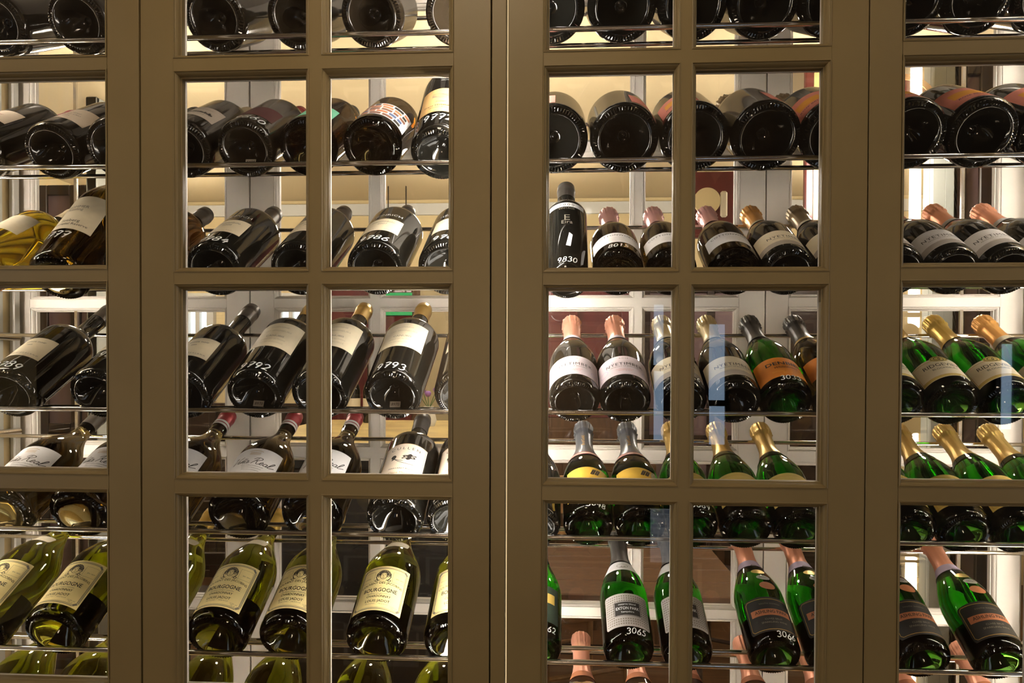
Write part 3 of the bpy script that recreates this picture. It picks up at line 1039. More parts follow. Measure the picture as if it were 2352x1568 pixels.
def d_ashling():
    sh = 'champ'
    lab = patch(sh, 0.034, 0.106, -0.046, 0.046, 0.0004, 'paper_black', round_=0.005, top_bow=0.003)
    fr = Ink().frame(-0.042, 0.042, 0.038, 0.104, 0.0010, 0.004)
    band = Ink().rect(-0.036, 0.036, 0.068, 0.082, 16)
    tx = Ink().text('ASHLING PARK', 0.0725, 0.058, bold=0.012, height=0.0066)
    g = Ink().text('SOUTH DOWNS', 0.092, 0.036, spacing=1.2).text('CUVEE BRUT', 0.058, 0.030).text('SPARKLING WINE', 0.051, 0.044)
    neck = ('neck_label', open_lathe('neck_label', [(s, radius(sh, s) + 0.0012) for s in (0.190, 0.197, 0.204, 0.210)], 'paper_lilac'))
    neck = neck + ([Ink().ring(0, 0.200, 0.005, 0.005, 0.0009).text('SPA', 0.198, 0.009).done(sh, 'ink_grey', 'emblem', 0.0018)],)
    med = [oval(sh, 0.178, 0.001, 0.0075, 0.0125, 0.0010, 'foil_gold', 'medallion'),
           oval(sh, 0.158, 0.005, 0.0070, 0.0125, 0.0010, 'paper_silver', 'medallion') + ([Ink().text('IWSC', 0.156, 0.014, 0.005).done(sh, 'ink_black', 'lettering', 0.0014)],),
           oval(sh, 0.136, 0.007, 0.0090, 0.0145, 0.0010, 'paper_copper', 'medallion')]
    return sh, [with_print(lab, fr.done(sh, 'ink_gold', 'border'), band.done(sh, 'paper_copper', 'band', 0.0007), tx.done(sh, 'ink_black', 'lettering', 0.0011), g.done(sh, 'ink_grey')),
                cap_champ(sh, 'foil_coral', 0.208), neck] + med


def setup_designs():
    SHIFT[0] = -0.044; sh, p = d_pinot(); SHIFT[0] = 0.0; design('pinot', sh, 'glass_black', p + [cap_still(sh, 'foil_brown', 0.062)], 'dark magnum with cream label and brown capsule')
    sh, p = d_heinrich('pannobile', '2008'); design('heinrich8', sh, 'glass_black', p, 'black magnum with white lettering above cream label')
    sh, p = d_heinrich('pannobile', '2007'); design('heinrich7', sh, 'glass_black', p, 'black magnum with white lettering above cream label')
    sh, p = d_heinrich('pinot noir', '2007'); design('heinrichp', sh, 'glass_black', p, 'black magnum with narrow white label')
    sh, p = d_nubis(); design('nubis', sh, 'glass_black', p, 'black gold-capped magnum with wide cream label')
    sh, p = d_real('red'); design('real', sh, 'glass_dark', p, 'dark magnum with white script label and red striped capsule')
    sh, p = d_real('brown'); design('realbrown', sh, 'glass_dark', p, 'dark magnum with white script label and brown capsule')
    sh, p = d_cullen(); design('cullen', sh, 'glass_black', p, 'black magnum with leaf print on pale label')
    SHIFT[0] = -0.018; sh, p = d_bourgogne(); SHIFT[0] = 0.0; design('bourgogne', sh, 'glass_olive', p, 'olive white-wine magnum with buff bordered label')
    sh, p = d_nyetimber('foil_coral', 'paper_pinkwhite', True); design('nyerose', sh, 'glass_black', p, 'coral-capped champagne bottle with pinkish white label')
    sh, p = d_nyetimber('foil_palegold', 'paper_cream', False, 'paper_cream'); design('nyegold', sh, 'glass_black', p, 'pale-gold-capped champagne bottle with cream label')
    sh, p = d_nyetimber('foil_orange', 'paper_cream', False, 'paper_cream'); design('nyeorange', sh, 'glass_black', p, 'orange-capped champagne bottle with cream label')
    sh, p = d_nyetimber('foil_bronze', 'paper_cream', False, 'paper_cream'); design('nyebronze', sh, 'glass_black', p, 'bronze-capped champagne bottle with cream label')
    sh, p = d_nyetimber('foil_copper', 'paper_white', False, 'paper_white'); design('nyecopper', sh, 'glass_black', p, 'copper-capped champagne bottle with white label')
    sh, p = d_nyetimber('foil_orange', 'paper_cream', False, 'paper_cream'); design('nyegreen', sh, 'glass_green', p, 'green orange-capped champagne bottle with cream label')
    sh, p = d_cotton(); design('cotton', sh, 'glass_dark', p, 'pink-capped champagne bottle with white label')
    SHIFT[0] = -0.012; sh, p = d_denbies(); SHIFT[0] = 0.0; design('denbies', sh, 'glass_green', p, 'green champagne bottle with orange label and black capsule')
    sh = 'champ'
    design('blackcap', sh, 'glass_dark', [cap_champ(sh, 'foil_black', 0.205), patch(sh, 0.190, 0.203, -0.05, 0.05, 0.001, 'foil_gold', 'neck_label', nx=40), patch(sh, .035, .09, -.05, .05, .0004, 'paper_orange')],
           'dark champagne bottle with black capsule')
    SHIFT[0] = -0.01; sh, p = d_ridge(); SHIFT[0] = 0.0; design('ridge', sh, 'glass_green', p, 'green gold-capped champagne bottle with cream medallion label')
    sh, p, seal = d_wiston()
    design('wiston', sh, 'glass_green', p, 'green navy-capped champagne bottle with yellow label')
    design('wistonseal', sh, 'glass_green', p + [seal], 'green navy-capped champagne bottle with oval seal on yellow label')
    sh, p = d_goldcap(); design('goldcap', sh, 'glass_green', p, 'green gold-capped champagne bottle with gold label')
    SHIFT[0] = -0.012; sh, p = d_exton(); SHIFT[0] = 0.0; design('exton', sh, 'glass_green', p, 'green champagne bottle with silver label and black capsule')
    SHIFT[0] = -0.012; sh, p = d_ashling(); SHIFT[0] = 0.0; design('ashling', sh, 'glass_green', p, 'green coral-capped champagne bottle with black label')
    sh = 'champ'
    design('darkgreen', sh, 'glass_green', [patch(sh, .034, .115, -.046, .046, .0004, 'paper_darkgreen') + ([Ink().rect(0.012, 0.036, 0.076, 0.098, 8).done(sh, 'paper_gold', 'panel')],), cap_champ(sh, 'foil_black')],
           'green bottle with dark green label and gold square')
    design('rose', sh, 'glass_rose', [cap_champ(sh, 'foil_coral', 0.205), collar(sh, 0.190, 0.2045, 'paper_copper')], 'clear rose bottle with coral capsule')
    design('darkchamp', sh, 'glass_black', [cap_champ(sh, 'foil_black')], 'plain black champagne bottle')
    sh = 'champmag'
    design('champmag', sh, 'glass_black', [cap_champ(sh, 'foil_bronze')], 'large black champagne magnum seen from its ribbed base')
    SHIFT[0] = -0.022
    for key, x0, x1, o in (('pinkmag', -0.03, 0.05, 1), ('pinkmagr', 0.012, 0.07, 0), ('pinkmagl', -0.07, 0.0, 1)):
        lab = patch(sh, 0.042, 0.125, x0, x1, 0.0004, 'paper_pink')
        if o:
            lab = lab + ([Ink().rect(x0 + 0.015, x1 - 0.012, 0.070, 0.100, 12).done(sh, 'paper_orangelite', 'panel'), Ink().text('ROSE BRUT', 0.060, 0.045, (x0 + x1) / 2, 0.2).done(sh, 'ink_black')],)
        design(key, sh, 'glass_black', [lab, cap_champ(sh, 'foil_bronze')], 'large champagne magnum with pink label')
    SHIFT[0] = 0.0
    sh = 'burgmag'
    design('plainmag', sh, 'glass_brown', [cap_still(sh, 'foil_black')], 'dusty black magnum seen from its base')
    design('olivetop', sh, 'glass_olive', [cap_still(sh, 'foil_yellow'), patch(sh, 0.018, 0.112, -0.048, 0.048, 0.0004, 'paper_buff')], 'olive white-wine magnum')
    sh = 'bordmag'
    SHIFT[0] = -0.04
    ink = Ink().text('CHATEAU', 0.125, 0.03, 0, 0.2).text('GRAND CRU', 0.114, 0.04).text('2004', 0.103, 0.012)
    eng = Ink()
    for k in range(14):
        x = -0.026 + 0.004 * k
        eng.rect(x, x + 0.0036, 0.116, 0.121 + 0.005 * abs(math.sin(k * 1.7)), 1)
    engt = Ink().text('CHATEAU BORDES', 0.140, 0.046).text('SAINT-ESTEPHE', 0.106, 0.04, 0, 0.2)
    redt = Ink().text('Chateau', 0.128, 0.032, 0, 0.4)
    design('creamred', sh, 'glass_brown', [with_print(patch(sh, .098, .160, -.04, .04, .0004, 'paper_warmwhite'), redt.done(sh, 'paper_red'), ink.done(sh, 'ink_faint')), cap_still(sh, 'foil_red')], 'dark bordeaux magnum with cream label and red script')
    design('creamgrey', sh, 'glass_brown', [with_print(patch(sh, .085, .155, -.042, .042, .0004, 'paper_warmwhite'), ink.done(sh, 'ink_grey')), cap_still(sh, 'foil_red')], 'dark bordeaux magnum with stained cream label')
    design('engraved', sh, 'glass_brown', [with_print(patch(sh, .092, .158, -.042, .042, .0004, 'paper_dustygrey'), eng.done(sh, 'ink_black', 'engraving'), engt.done(sh, 'ink_grey')), cap_still(sh, 'foil_cream')], 'dark magnum with castle engraving on grey label')
    design('maroon', sh, 'glass_brown', [patch(sh, .085, .150, -.044, .044, .0004, 'paper_maroon'), cap_still(sh, 'foil_red')], 'dark magnum with maroon label')
    design('mint', sh, 'glass_amber', [patch(sh, .070, .150, -.040, .044, .0004, 'paper_mint'), cap_still(sh, 'foil_black')], 'amber magnum with mint green label')
    mos = patch(sh, .070, .165, -.052, .052, .0004, 'paper_white')
    tiles = {'paper_brick': Ink(), 'paper_blue': Ink(), 'ink_black': Ink(), 'paper_copper': Ink()}
    rnd = random.Random(3)
    for r in range(5):
        x = -0.05 + 0.004 * (r % 2)
        while x < 0.04:
            w = rnd.choice((0.010, 0.014, 0.019))
            tiles[rnd.choice(list(tiles))].rect(x, min(x + w, 0.05), 0.074 + 0.018 * r, 0.074 + 0.018 * r + 0.0135, 3)
            x += w + 0.003
    design('mosaic', sh, 'glass_amber', [mos + ([k.done(sh, m, 'printed_tiles') for m, k in tiles.items()],), cap_still(sh, 'foil_black')], 'amber magnum with mosaic of pictures on white label')
    SHIFT[0] = 0.0
    design('amber', sh, 'glass_amber', [cap_still(sh, 'foil_brown'), patch(sh, .04, .12, -.04, .04, .0004, 'paper_cream')], 'amber bottle with brown capsule')
    design('yellow', sh, 'glass_yellow', [patch(sh, .09, .165, -.044, .044, .0004, 'paper_cream'), cap_still(sh, 'foil_cream')], 'clear yellow wine magnum with cream label')
    design('creamlow', sh, 'glass_black', [with_print(patch(sh, .080, .150, -.045, .045, .0004, 'paper_cream'), Ink().text('2004', .122, .02).text('VALENCIA', .09, .05, spacing=1.4).done(sh, 'ink_grey')), cap_still(sh, 'foil_gold')], 'black magnum with low cream label')
    sh = 'tallmag'
    ink = Ink().text('SOMMER', .148, .04, -0.004).text('Riesling', .139, .03, -0.006)
    ink2 = Ink().text('Seeberg', .104, .034, 0.0).text('Kamptal Reserve', .094, .06, 0.004)
    design('kamptal', sh, 'glass_dark', [with_print(patch(sh, .082, .185, -.046, .046, .0004, 'paper_cream'), ink.done(sh, 'ink_grey'), ink2.done(sh, 'ink_black')), cap_still(sh, 'foil_black')], 'steep tall magnum with big cream label')
    SHIFT[0] = -0.034
    hz = Ink().text('Franz Hirtzberger', .112, .06, bold=.006).text('Smaragd', .126, .02, 0, .3).text('Wachau Austria', .105, .04)
    hz2 = Ink()
    for k in range(7):
        hz2.line([(-0.018 + 0.036 * i / 8, 0.142 + 0.0022 * k + 0.002 * math.sin(i + k)) for i in range(9)], 0.0012)
    wt = Ink().text('LAN 17', .212, .014).text('RIESLING', .206, .014).done(sh, 'ink_white', 'glass_lettering')
    design('hirtz', sh, 'glass_black', [with_print(patch(sh, .092, .175, -.042, .042, .0004, 'paper_tan'), hz.done(sh, 'ink_black'), hz2.done(sh, 'ink_grey', 'engraving')), wt, cap_still(sh, 'foil_black')], 'steep tall black magnum with tan label')
    SHIFT[0] = 0.0
    sh = 'port'
    SHIFT[0] = 0.014
    band = patch(sh, .158, .170, -.036, .036, .0006, 'paper_white', 'shoulder_label')
    band = band + ([Ink().text('2000', .160, .028, spacing=1.4, height=.007).done(sh, 'ink_black', 'lettering', .0010)],)
    gl = Ink().text('PORTO', .178, .026).text('VINTAGE', .151, .03).text('E', .118, .010, height=.016).text('Eira', .108, .02).done(sh, 'ink_grey', 'glass_lettering')
    strk = Ink().poly([(-0.002, .046), (0.006, .044), (0.010, .076), (0.004, .082)]).done(sh, 'ink_chalk', 'paint_stroke')
    design('port', sh, 'glass_black', [band, gl, strk, cap_still(sh, 'foil_brown', .045)], 'upright black port bottle with year printed on shoulder')
    SHIFT[0] = 0.0


setup_designs()

# ------------------------------------------------------------------ bottle placement on the racks
RF, RS, RB_ = 0.0048, 0.004, 0.0042


def seat(sh, zf, tilt=None):
    """Base centre (Y, Z) and tilt of a bottle lying on a rack: base against the front rail, body on the support rail, neck on the back rail."""
    R0 = SHAPES[sh]['R'] * (SHAPES[sh]['base'] + 1) / 2

    def base(th):
        a = Vector((math.cos(th), math.sin(th))); u = Vector((-math.sin(th), math.cos(th)))
        F = Vector((Y_RAIL, zf)); S2 = Vector((Y_SUP, zf))
        w = (S2 - F).dot(u) + R0 + RS
        return F + a * (RF + 0.0006) + u * (w + 0.0006), a, u
    if tilt is not None:
        th = math.radians(tilt)
        return base(th)[0], th
    lo, hi = math.radians(10), math.radians(50)
    for _ in range(40):
        th = (lo + hi) / 2
        B, a, u = base(th)
        K = Vector((Y_BACK, zf + H_BACK))
        s = (K - B).dot(a)
        gap = (B - K).dot(u) + 0.0
        need = radius(sh, s) + RB_ + 0.0008
        if -(K - B).dot(u) < need:
            lo = th
        else:
            hi = th
    return B, th


ORD = ['first', 'second', 'third', 'fourth', 'fifth', 'sixth']
DOOR_TXT = ['leftmost door', 'second door', 'third door', 'rightmost door']
BOTTLES = [
    # row, door, [(design, base pixel x, {options})]
    (0, 0, [('plainmag', -12, {}), ('plainmag', 175, {})]),
    (0, 1, [('plainmag', 491, {}), ('plainmag', 682, {}), ('plainmag', 853, {}), ('plainmag', 1048, {})]),
    (0, 2, [('champmag', 1265, {}), ('champmag', 1429, {}), ('champmag', 1592, {}), ('champmag', 1757, {}), ('champmag', 1918, {})]),
    (0, 3, [('champmag', 2092, {}), ('champmag', 2250, {}), ('champmag', 2414, {})]),
    (1, 0, [('creamred', -62, {}), ('creamgrey', 118, {'roll': 6}), ('plainmag', 264, {})]),
    (1, 1, [('engraved', 418, {'roll': 4}), ('maroon', 562, {'hand': '9660', 'tag': '5604', 'hx': .012}), ('mint', 705, {'roll': -6, 'hand': '76', 'hx': -.02}), ('mosaic', 853, {'roll': 16}),
            ('hirtz', 1010, {'tilt': 47, 'hand': '9772', 'hs': .030})]),
    (1, 2, [('pinkmagl', 1272, {}), ('pinkmagr', 1435, {}), ('pinkmagl', 1597, {'roll': 4}), ('pinkmagr', 1762, {'roll': -8}), ('pinkmagl', 1921, {'roll': -6})]),
    (1, 3, [('pinkmag', 2096, {'roll': -16}), ('pinkmag', 2260, {'roll': -24}), ('pinkmag', 2424, {'roll': -20})]),
    (2, 0, [('yellow', -62, {'roll': -4}), ('kamptal', 132, {'tilt': 46, 'hand': '9777', 'hs': .055, 'hx': -.01})]),
    (2, 1, [('amber', 300, {}), ('heinrich8', 491, {'hand': '9784', 'hx': .004}), ('heinrich8', 685, {}), ('heinrich7', 862, {'hand': '9786'}), ('heinrichp', 1026, {'hand': '9785'})]),
    (2, 2, [('port', 1303, {'tilt': 48, 'hand': '9830', 'hs': .016}), ('cotton', 1421, {'hand': '8015', 'hs': .016}), ('cotton', 1543, {}), ('cotton', 1689, {'roll': 4}), ('nyeorange', 1811, {'roll': 6}), ('nyebronze', 1938, {'roll': 6})]),
    (2, 3, [('nyecopper', 2064, {}), ('nyecopper', 2191, {'roll': -8}), ('nyecopper', 2317, {'roll': -10}), ('nyecopper', 2452, {})]),
    (3, 0, [('pinot', 18, {'hand': '9789', 'hx': .0}), ('creamlow', 222, {'hand': '1925', 'hs': .05})]),
    (3, 1, [('pinot', 415, {}), ('nubis', 583, {'hand': '9792', 'tag': '8970', 'roll': 4}), ('nubis', 732, {'roll': 2}), ('nubis', 900, {'hand': '9793', 'tag': '8970'}), ('nubis', 1062, {})]),
    (3, 2, [('nyerose', 1320, {}), ('nyerose', 1437, {}), ('nyegold', 1566, {'hand': '69', 'hx': .036}), ('nyegold', 1690, {'roll': 3}), ('denbies', 1808, {'hand': '3033', 'hs': .010, 'roll': 4}), ('blackcap', 1930, {})]),
    (3, 3, [('ridge', 2066, {}), ('ridge', 2190, {'roll': -4, 'hand': '99', 'hx': .02}), ('ridge', 2318, {'roll': -4}), ('nyegreen', 2456, {})]),
    (4, 0, [('realbrown', 2, {}), ('realbrown', 178, {})]),
    (4, 1, [('real', 358, {}), ('real', 544, {}), ('real', 714, {}), ('cullen', 905, {'hand': '8002', 'hx': .01, 'hs': .014}), ('cullen', 1044, {})]),
    (4, 2, [('darkchamp', 1230, {}), ('wiston', 1352, {'hand': '3048', 'hx': .012, 'hs': .009}), ('wistonseal', 1471, {}), ('goldcap', 1592, {'hand': '3069', 'hx': .01, 'hs': .009}), ('goldcap', 1716, {}), ('goldcap', 1838, {})]),
    (4, 3, [('goldcap', 2094, {}), ('goldcap', 2219, {}), ('goldcap', 2346, {}), ('goldcap', 2470, {})]),
    (5, 0, [('bourgogne', -58, {}), ('bourgogne', 122, {})]),
    (5, 1, [('bourgogne', 312, {}), ('bourgogne', 495, {}), ('bourgogne', 662, {}), ('bourgogne', 862, {}), ('bourgogne', 1042, {})]),
    (5, 2, [('darkgreen', 1232, {'hand': '62', 'hx': .03}), ('exton', 1445, {'hand': '3065', 'hx': .012, 'hs': .009}), ('exton', 1580, {}), ('ashling', 1782, {'hand': '3066', 'hx': .014, 'hs': .009}), ('ashling', 1915, {})]),
    (5, 3, [('ashling', 2126, {}), ('ashling', 2302, {})]),
    (6, 0, [('olivetop', -75, {}), ('olivetop', 95, {})]),
    (6, 1, [('olivetop', 385, {}), ('olivetop', 560, {}), ('olivetop', 790, {}), ('olivetop', 985, {})]),
    (6, 2, [('rose', 1345, {}), ('rose', 1490, {}), ('rose', 1625, {}), ('rose', 1790, {}), ('rose', 1958, {})]),
    (6, 3, [('rose', 2190, {}), ('rose', 2392, {})]),
]
BACK = {}


def shade_label(sh):  # unseen paper added under the bottle to darken its base
    if sh not in BACK:
        c = PI * SHAPES[sh]['R']
        BACK[sh] = patch(sh, 0.022, 0.105 if sh == 'champ' else 0.12, c - 0.040, c + 0.040, 0.0004, 'paper_cream', 'shade_label')[1]
    return BACK[sh]


for row, door, items in BOTTLES:
    for k, (key, bx, opt) in enumerate(items):
        D = DESIGNS[key]
        sh = D['sh']
        B, th = seat(sh, RZ[row], opt.get('tilt'))
        py = RAIL_PX[row] - 25
        X = P(bx, py, B.x).x
        a = Vector((0, math.cos(th), math.sin(th)))
        u = Vector((0, -math.sin(th), math.cos(th)))
        u = Matrix.Rotation(math.radians(opt.get('roll', random.uniform(-3, 3))), 3, a) @ u
        x = u.cross(a)
        M = Matrix(((x.x, u.x, a.x, X), (x.y, u.y, a.y, B.x), (x.z, u.z, a.z, B.y), (0, 0, 0, 1)))
        champ = sh in ('champ', 'champmag')
        r = empty('champagne_bottle' if champ else 'port_bottle' if sh == 'port' else 'wine_bottle')
        r.matrix_world = M
        words = f"{D['desc']}, {ROW_NAMES[row]} row, {ORD[k]} behind {DOOR_TXT[door]}"
        tag(r, words, 'bottle', f'bottles on the {ROW_NAMES[row]} rack row')
        put('bottle_glass', glass_mesh(sh, D['glass']), r)
        if sh == 'champ' and D['glass'] == 'glass_green' or sh == 'burgmag' and D['glass'] == 'glass_olive':
            put('shade_label', shade_label(sh), r)
        for part in D['parts']:
            o = put(part[0], part[1], r)
            for sub in (part[2] if len(part) > 2 else ()):
                put(sub[0], sub[1], o)
        if 'hand' in opt:
            R_ = SHAPES[sh]['R']
            h = handwriting(sh, opt['hand'], opt.get('hs', 0.013), 0.019 if R_ > 0.05 else 0.0125, opt.get('hx', 0.0))
            put(h[0], h[1], r)
        if 'tag' in opt:
            for part in punt_tag(sh, opt['tag']):
                o = put(part[0], part[1], r)
                for sub in part[2]:
                    put(sub[0], sub[1], o)

# ------------------------------------------------------------------ the two rooms
CEIL, YW, YN = 2.7, 5.3, -2.0
XL, XR = -3.2, 3.4


def structure(o, label=None):
    o['kind'] = 'structure'
    if label:
        o['label'] = label
    return o


structure(box('floor', 'floor_oak', XL, XR, YN, YW, -0.05, 0.0))
structure(box('ceiling_rear', 'ceiling_cream', XL, XR, YB + 0.035, YW, CEIL, CEIL + 0.05))
structure(box('ceiling_front', 'wall_taupe', XL, XR, YN, YB + 0.035, CEIL, CEIL + 0.05))
structure(box('wall_rear', 'wall_cream', XL, XR, YW, YW + 0.1, 0, CEIL))
structure(box('wall_left', 'wall_cream', XL - 0.1, XL, YN, YW, 0, CEIL))
structure(box('wall_right', 'wall_cream', XR, XR + 0.1, YN, YW, 0, CEIL))
structure(box('wall_front', 'wall_taupe', XL, XR, YN - 0.1, YN, 0, CEIL))
for x0, x1, nm in ((XL, XSL - 0.041, 'wall_partition_left'), (XSR + 0.041, XR, 'wall_partition_right')):
    structure(box(nm, 'paint', x0, x1, YF + 0.004, YB + 0.03, 0, CEIL))
structure(box('wall_partition_top', 'paint', XSL - 0.04, XSR + 0.04, YF + 0.004, YB + 0.03, Z_TOP + 0.051, CEIL))
structure(box('trim_rear', 'white_paint', XL, XR, YW - 0.03, YW, PZ(492, YW), PZ(466, YW)))

# fill lamps added on the viewer's ceiling, out of view
def ceiling_fill(x, y, w, d, material, label):
    t = empty('ceiling_fill', (x, y, CEIL))
    tag(t, label, 'lamp')
    m = MB().box(-w - .02, w + .02, -d - .02, d + .02, -0.03, -0.001)
    m.build('lamp_body', 'white_paint', t)
    MB().box(-w, w, -d, d, -0.036, -0.0302).build('diffuser', material, t)


for x_, w_, where in ((-1.62, 0.05, 'towards the leftmost door'), (-0.22, 0.105, 'before the centre post'), (1.22, 0.05, 'towards the rightmost door')):
    ceiling_fill(x_, 0.45, w_, 0.14 if w_ > 0.1 else 0.10, 'fill_front', 'small unseen fill lamp added on the viewer side ' + where)


fl = empty('fill_lamp', (-0.32, -1.72, 0))  # unseen lamp added for even frontal light on the doors
tag(fl, 'added fill lamp with a drum shade, unseen behind the viewer', 'lamp')
MB().lathe([(0.001, 0), (0.14, 0), (0.14, 0.015), (0.03, 0.03), (0.001, 0.03)], 28).build('base', 'wood_dark', fl, True)
MB().tube((0, 0, 0.03), (0, 0, 1.42), 0.011, 12).build('pole', 'chrome', fl)
MB().lathe([(0.18, 1.33), (0.16, 1.70), (0.157, 1.70), (0.177, 1.33), (0.18, 1.33)], 32).build('fill_shade', 'fill_shade', fl, True)


def pendant(x, y, z, label):  # added globes, hidden from view, that brighten the rear room
    t = empty('pendant_fill', (x, y, CEIL))
    tag(t, label, 'lamp', 'added fill globes in the rear room')
    h = CEIL - z
    MB().lathe([(0.001, -0.002), (0.05, -0.002), (0.05, -0.02), (0.012, -0.04), (0.001, -0.04)], 20).build('ceiling_rose', 'white_paint', t)
    MB().tube((0, 0, -0.04), (0, 0, -h + 0.1), 0.004, 8).build('cord', 'wood_dark', t)
    pr = [(max(0.001, 0.1 * math.sin(PI * k / 8)), -h - 0.1 * math.cos(PI * k / 8)) for k in range(9)]
    MB().lathe(pr, 16).build('globe', 'fill_rear', t, True)


for y_, where in ((2.7, 'nearer row'), (4.2, 'farther row')):
    for px_, w2 in ((1145, 'behind the centre post'), (325, 'behind the two left doors'), (1985, 'behind the two right doors')):
        pendant(P(px_, 400, y_).x, y_, 2.25, f'hidden globe pendant added for fill {w2}, {where}')

# windows behind the viewer, mirrored in the panes
def mirrored(px, py):
    YM = 2 * YG - YN
    p = P(px, py, YM)
    return p.x, p.z


def front_window(n, spans, label, material='daylight'):
    w = empty(f'window_{n}', (0, YN, 0))
    structure(w, label)
    xs, zs = [], []
    for a, b, c, d in spans:
        x0, z1 = mirrored(a, c)
        x1, z0 = mirrored(b, d)
        xs += [x0, x1]; zs += [z0, z1]
        MB().box(x0, x1, 0.010, 0.020, z0, z1).build('window_pane', material, w)
        for q in ((x0 - .03, x0, z0 - .03, z1 + .03), (x1, x1 + .03, z0 - .03, z1 + .03), (x0, x1, z1, z1 + .03), (x0, x1, z0 - .03, z0)):
            MB().box(q[0], q[1], 0.002, 0.04, q[2], q[3]).build('window_frame', 'wood_dark', w)


front_window(1, [(1500, 1522, 700, 840), (1500, 1522, 850, 1010)], 'narrow daylight window mirrored in the third door')
front_window(2, [(1626, 1662, 745, 920), (1626, 1662, 930, 1020)], 'narrow bright window beside the first one')
front_window(3, [(2292, 2318, 790, 985), (2318, 2352, 1490, 1590)], 'blue daylight window mirrored in the rightmost door')
front_window(4, [(1492, 1545, 1165, 1290)], 'low bluish window mirrored in the lowest pane', 'daylight_dim')


def side_window(n, x, inward, y0, y1, z0, z1, material, label):
    w = empty(f'window_{n}', (x, 0, 0))
    structure(w, label)
    a, b = sorted((inward * 0.004, inward * 0.012))
    MB().box(a, b, y0, y1, z0, z1).build('window_pane', material, w)
    a, b = sorted((inward * 0.001, inward * 0.05))
    for q in ((y0 - .06, y0, z0 - .06, z1 + .06), (y1, y1 + .06, z0 - .06, z1 + .06), (y0, y1, z1, z1 + .06), (y0, y1, z0 - .06, z0), ((y0 + y1) / 2 - .02, (y0 + y1) / 2 + .02, z0, z1)):
        MB().box(a, b, q[0], q[1], q[2], q[3]).build('window_frame', 'white_paint', w)


side_window(7, XR, -1, -1.3, 0.5, 0.8, 2.3, 'daylight_side', 'tall daylight window in the side wall of the viewer side')
side_window(8, XL, 1, -1.3, 0.3, 0.9, 2.2, 'daylight_side', 'unseen daylight window added opposite the tall one')  # added unseen window giving cool side light on the doors


# ---- things in the rear room
def rect_at(px0, px1, py0, py1, Y):
    a, b = P(px0, py0, Y), P(px1, py1, Y)
    return a.x, b.x, b.z, a.z


def rear_window(n, px0, px1, py0, py1, label):
    x0, x1, z0, z1 = rect_at(px0, px1, py0, py1, YW)
    w = empty(f'window_{n}', ((x0 + x1) / 2, YW, 0))
    structure(w, label)
    hw = (x1 - x0) / 2
    MB().box(-hw, hw, -0.012, -0.006, z0, z1).build('window_pane', 'daylight_pale', w)
    for a, b, c, d in ((-hw - .05, -hw, z0 - .05, z1 + .05), (hw, hw + .05, z0 - .05, z1 + .05), (-hw, hw, z1, z1 + .05), (-hw, hw, z0 - .05, z0), (-.015, .015, z0, z1)):
        MB().box(a, b, -0.05, -0.001, c, d).build('window_frame', 'white_paint', w)


rear_window(5, 440, 482, 690, 905, 'bright window in the rear wall seen past the dark necks')
rear_window(6, 652, 694, 690, 790, 'bright window in the rear wall behind gold capsules')


def panelled(name, px0, px1, py0, py1, Y, material, label, cat, depth=0.06, cols=1, rows=1, frame_material=None):
    """A panelled piece (cupboard, door, wainscot) with recessed panels."""
    x0, x1, z0, z1 = rect_at(px0, px1, py0, py1, Y)
    z0, z1 = max(z0, 0.0), min(z1, CEIL - 0.003)
    t = empty(name, ((x0 + x1) / 2, Y + depth, z0))
    tag(t, label, cat)
    hw, h = (x1 - x0) / 2, z1 - z0
    MB().box(-hw, hw, -depth * 0.7, -0.002, 0, h).build('back_board', material, t)
    fm = frame_material or material
    fw = 0.05
    for i in range(cols + 1):
        x = -hw + (2 * hw - fw) * i / cols
        MB().box(x, x + fw, -depth, -depth * 0.7, 0, h, 0.004).build('upright', fm, t)
    for j in range(rows + 1):
        z = (h - fw) * j / rows
        for i in range(cols):
            xa = -hw + (2 * hw - fw) * i / cols + fw
            xb = -hw + (2 * hw - fw) * (i + 1) / cols
            MB().box(xa, xb, -depth, -depth * 0.7, z, z + fw, 0.004).build('crosspiece', fm, t)
    return t


panelled('wall_panelling', 745, 945, 640, 1500, 5.1, 'burgundy', 'burgundy wood panelling on the rear wall below the green sign', 'panelling', cols=2, rows=2)
panelled('panel_door', 948, 1060, 640, 1400, 5.05, 'door_beige', 'cream door with brown frame beside the burgundy panelling', 'door', cols=1, rows=2, frame_material='wood_brown')
panelled('folding_screen', 1476, 1712, 655, 1500, 5.0, 'mauve', 'grey mauve panelled screen behind the pale-gold capsules', 'screen', cols=3, rows=2, frame_material='wood_dark')
panelled('bookcase', 1800, 1980, 640, 1500, 5.0, 'wood_dark', 'dark wooden bookcase behind the black capsules', 'bookcase', cols=2, rows=3)
panelled('dark_wainscot', 400, 735, 925, 1420, 5.1, 'wood_dark', 'dark wooden wainscot below the bright windows', 'panelling', cols=4, rows=1)
bt = panelled('high_back_booth', 1190, 1446, 660, 960, 4.6, 'burgundy', 'burgundy leather booth back behind the coral-capped bottles', 'booth', depth=0.12, cols=2, rows=1)
x0, x1, z0, z1 = rect_at(1190, 1446, 660, 960, 4.6)
MB().box(-(x1 - x0) / 2, (x1 - x0) / 2, -0.12, -0.002, -z0, -0.001).build('plinth', 'wood_brown', bt)
panelled('tall_cupboard', 2192, 2330, 140, 1750, 2.85, 'mauve', 'mauve tall cupboard with brown edges behind the rightmost door', 'cupboard', cols=2, rows=2, frame_material='wood_dark')
panelled('standing_screen', 84, 262, 425, 1560, 3.5, 'mauve', 'mauve standing screen with dark frame behind the leftmost door', 'screen', cols=2, rows=2, frame_material='wood_dark')
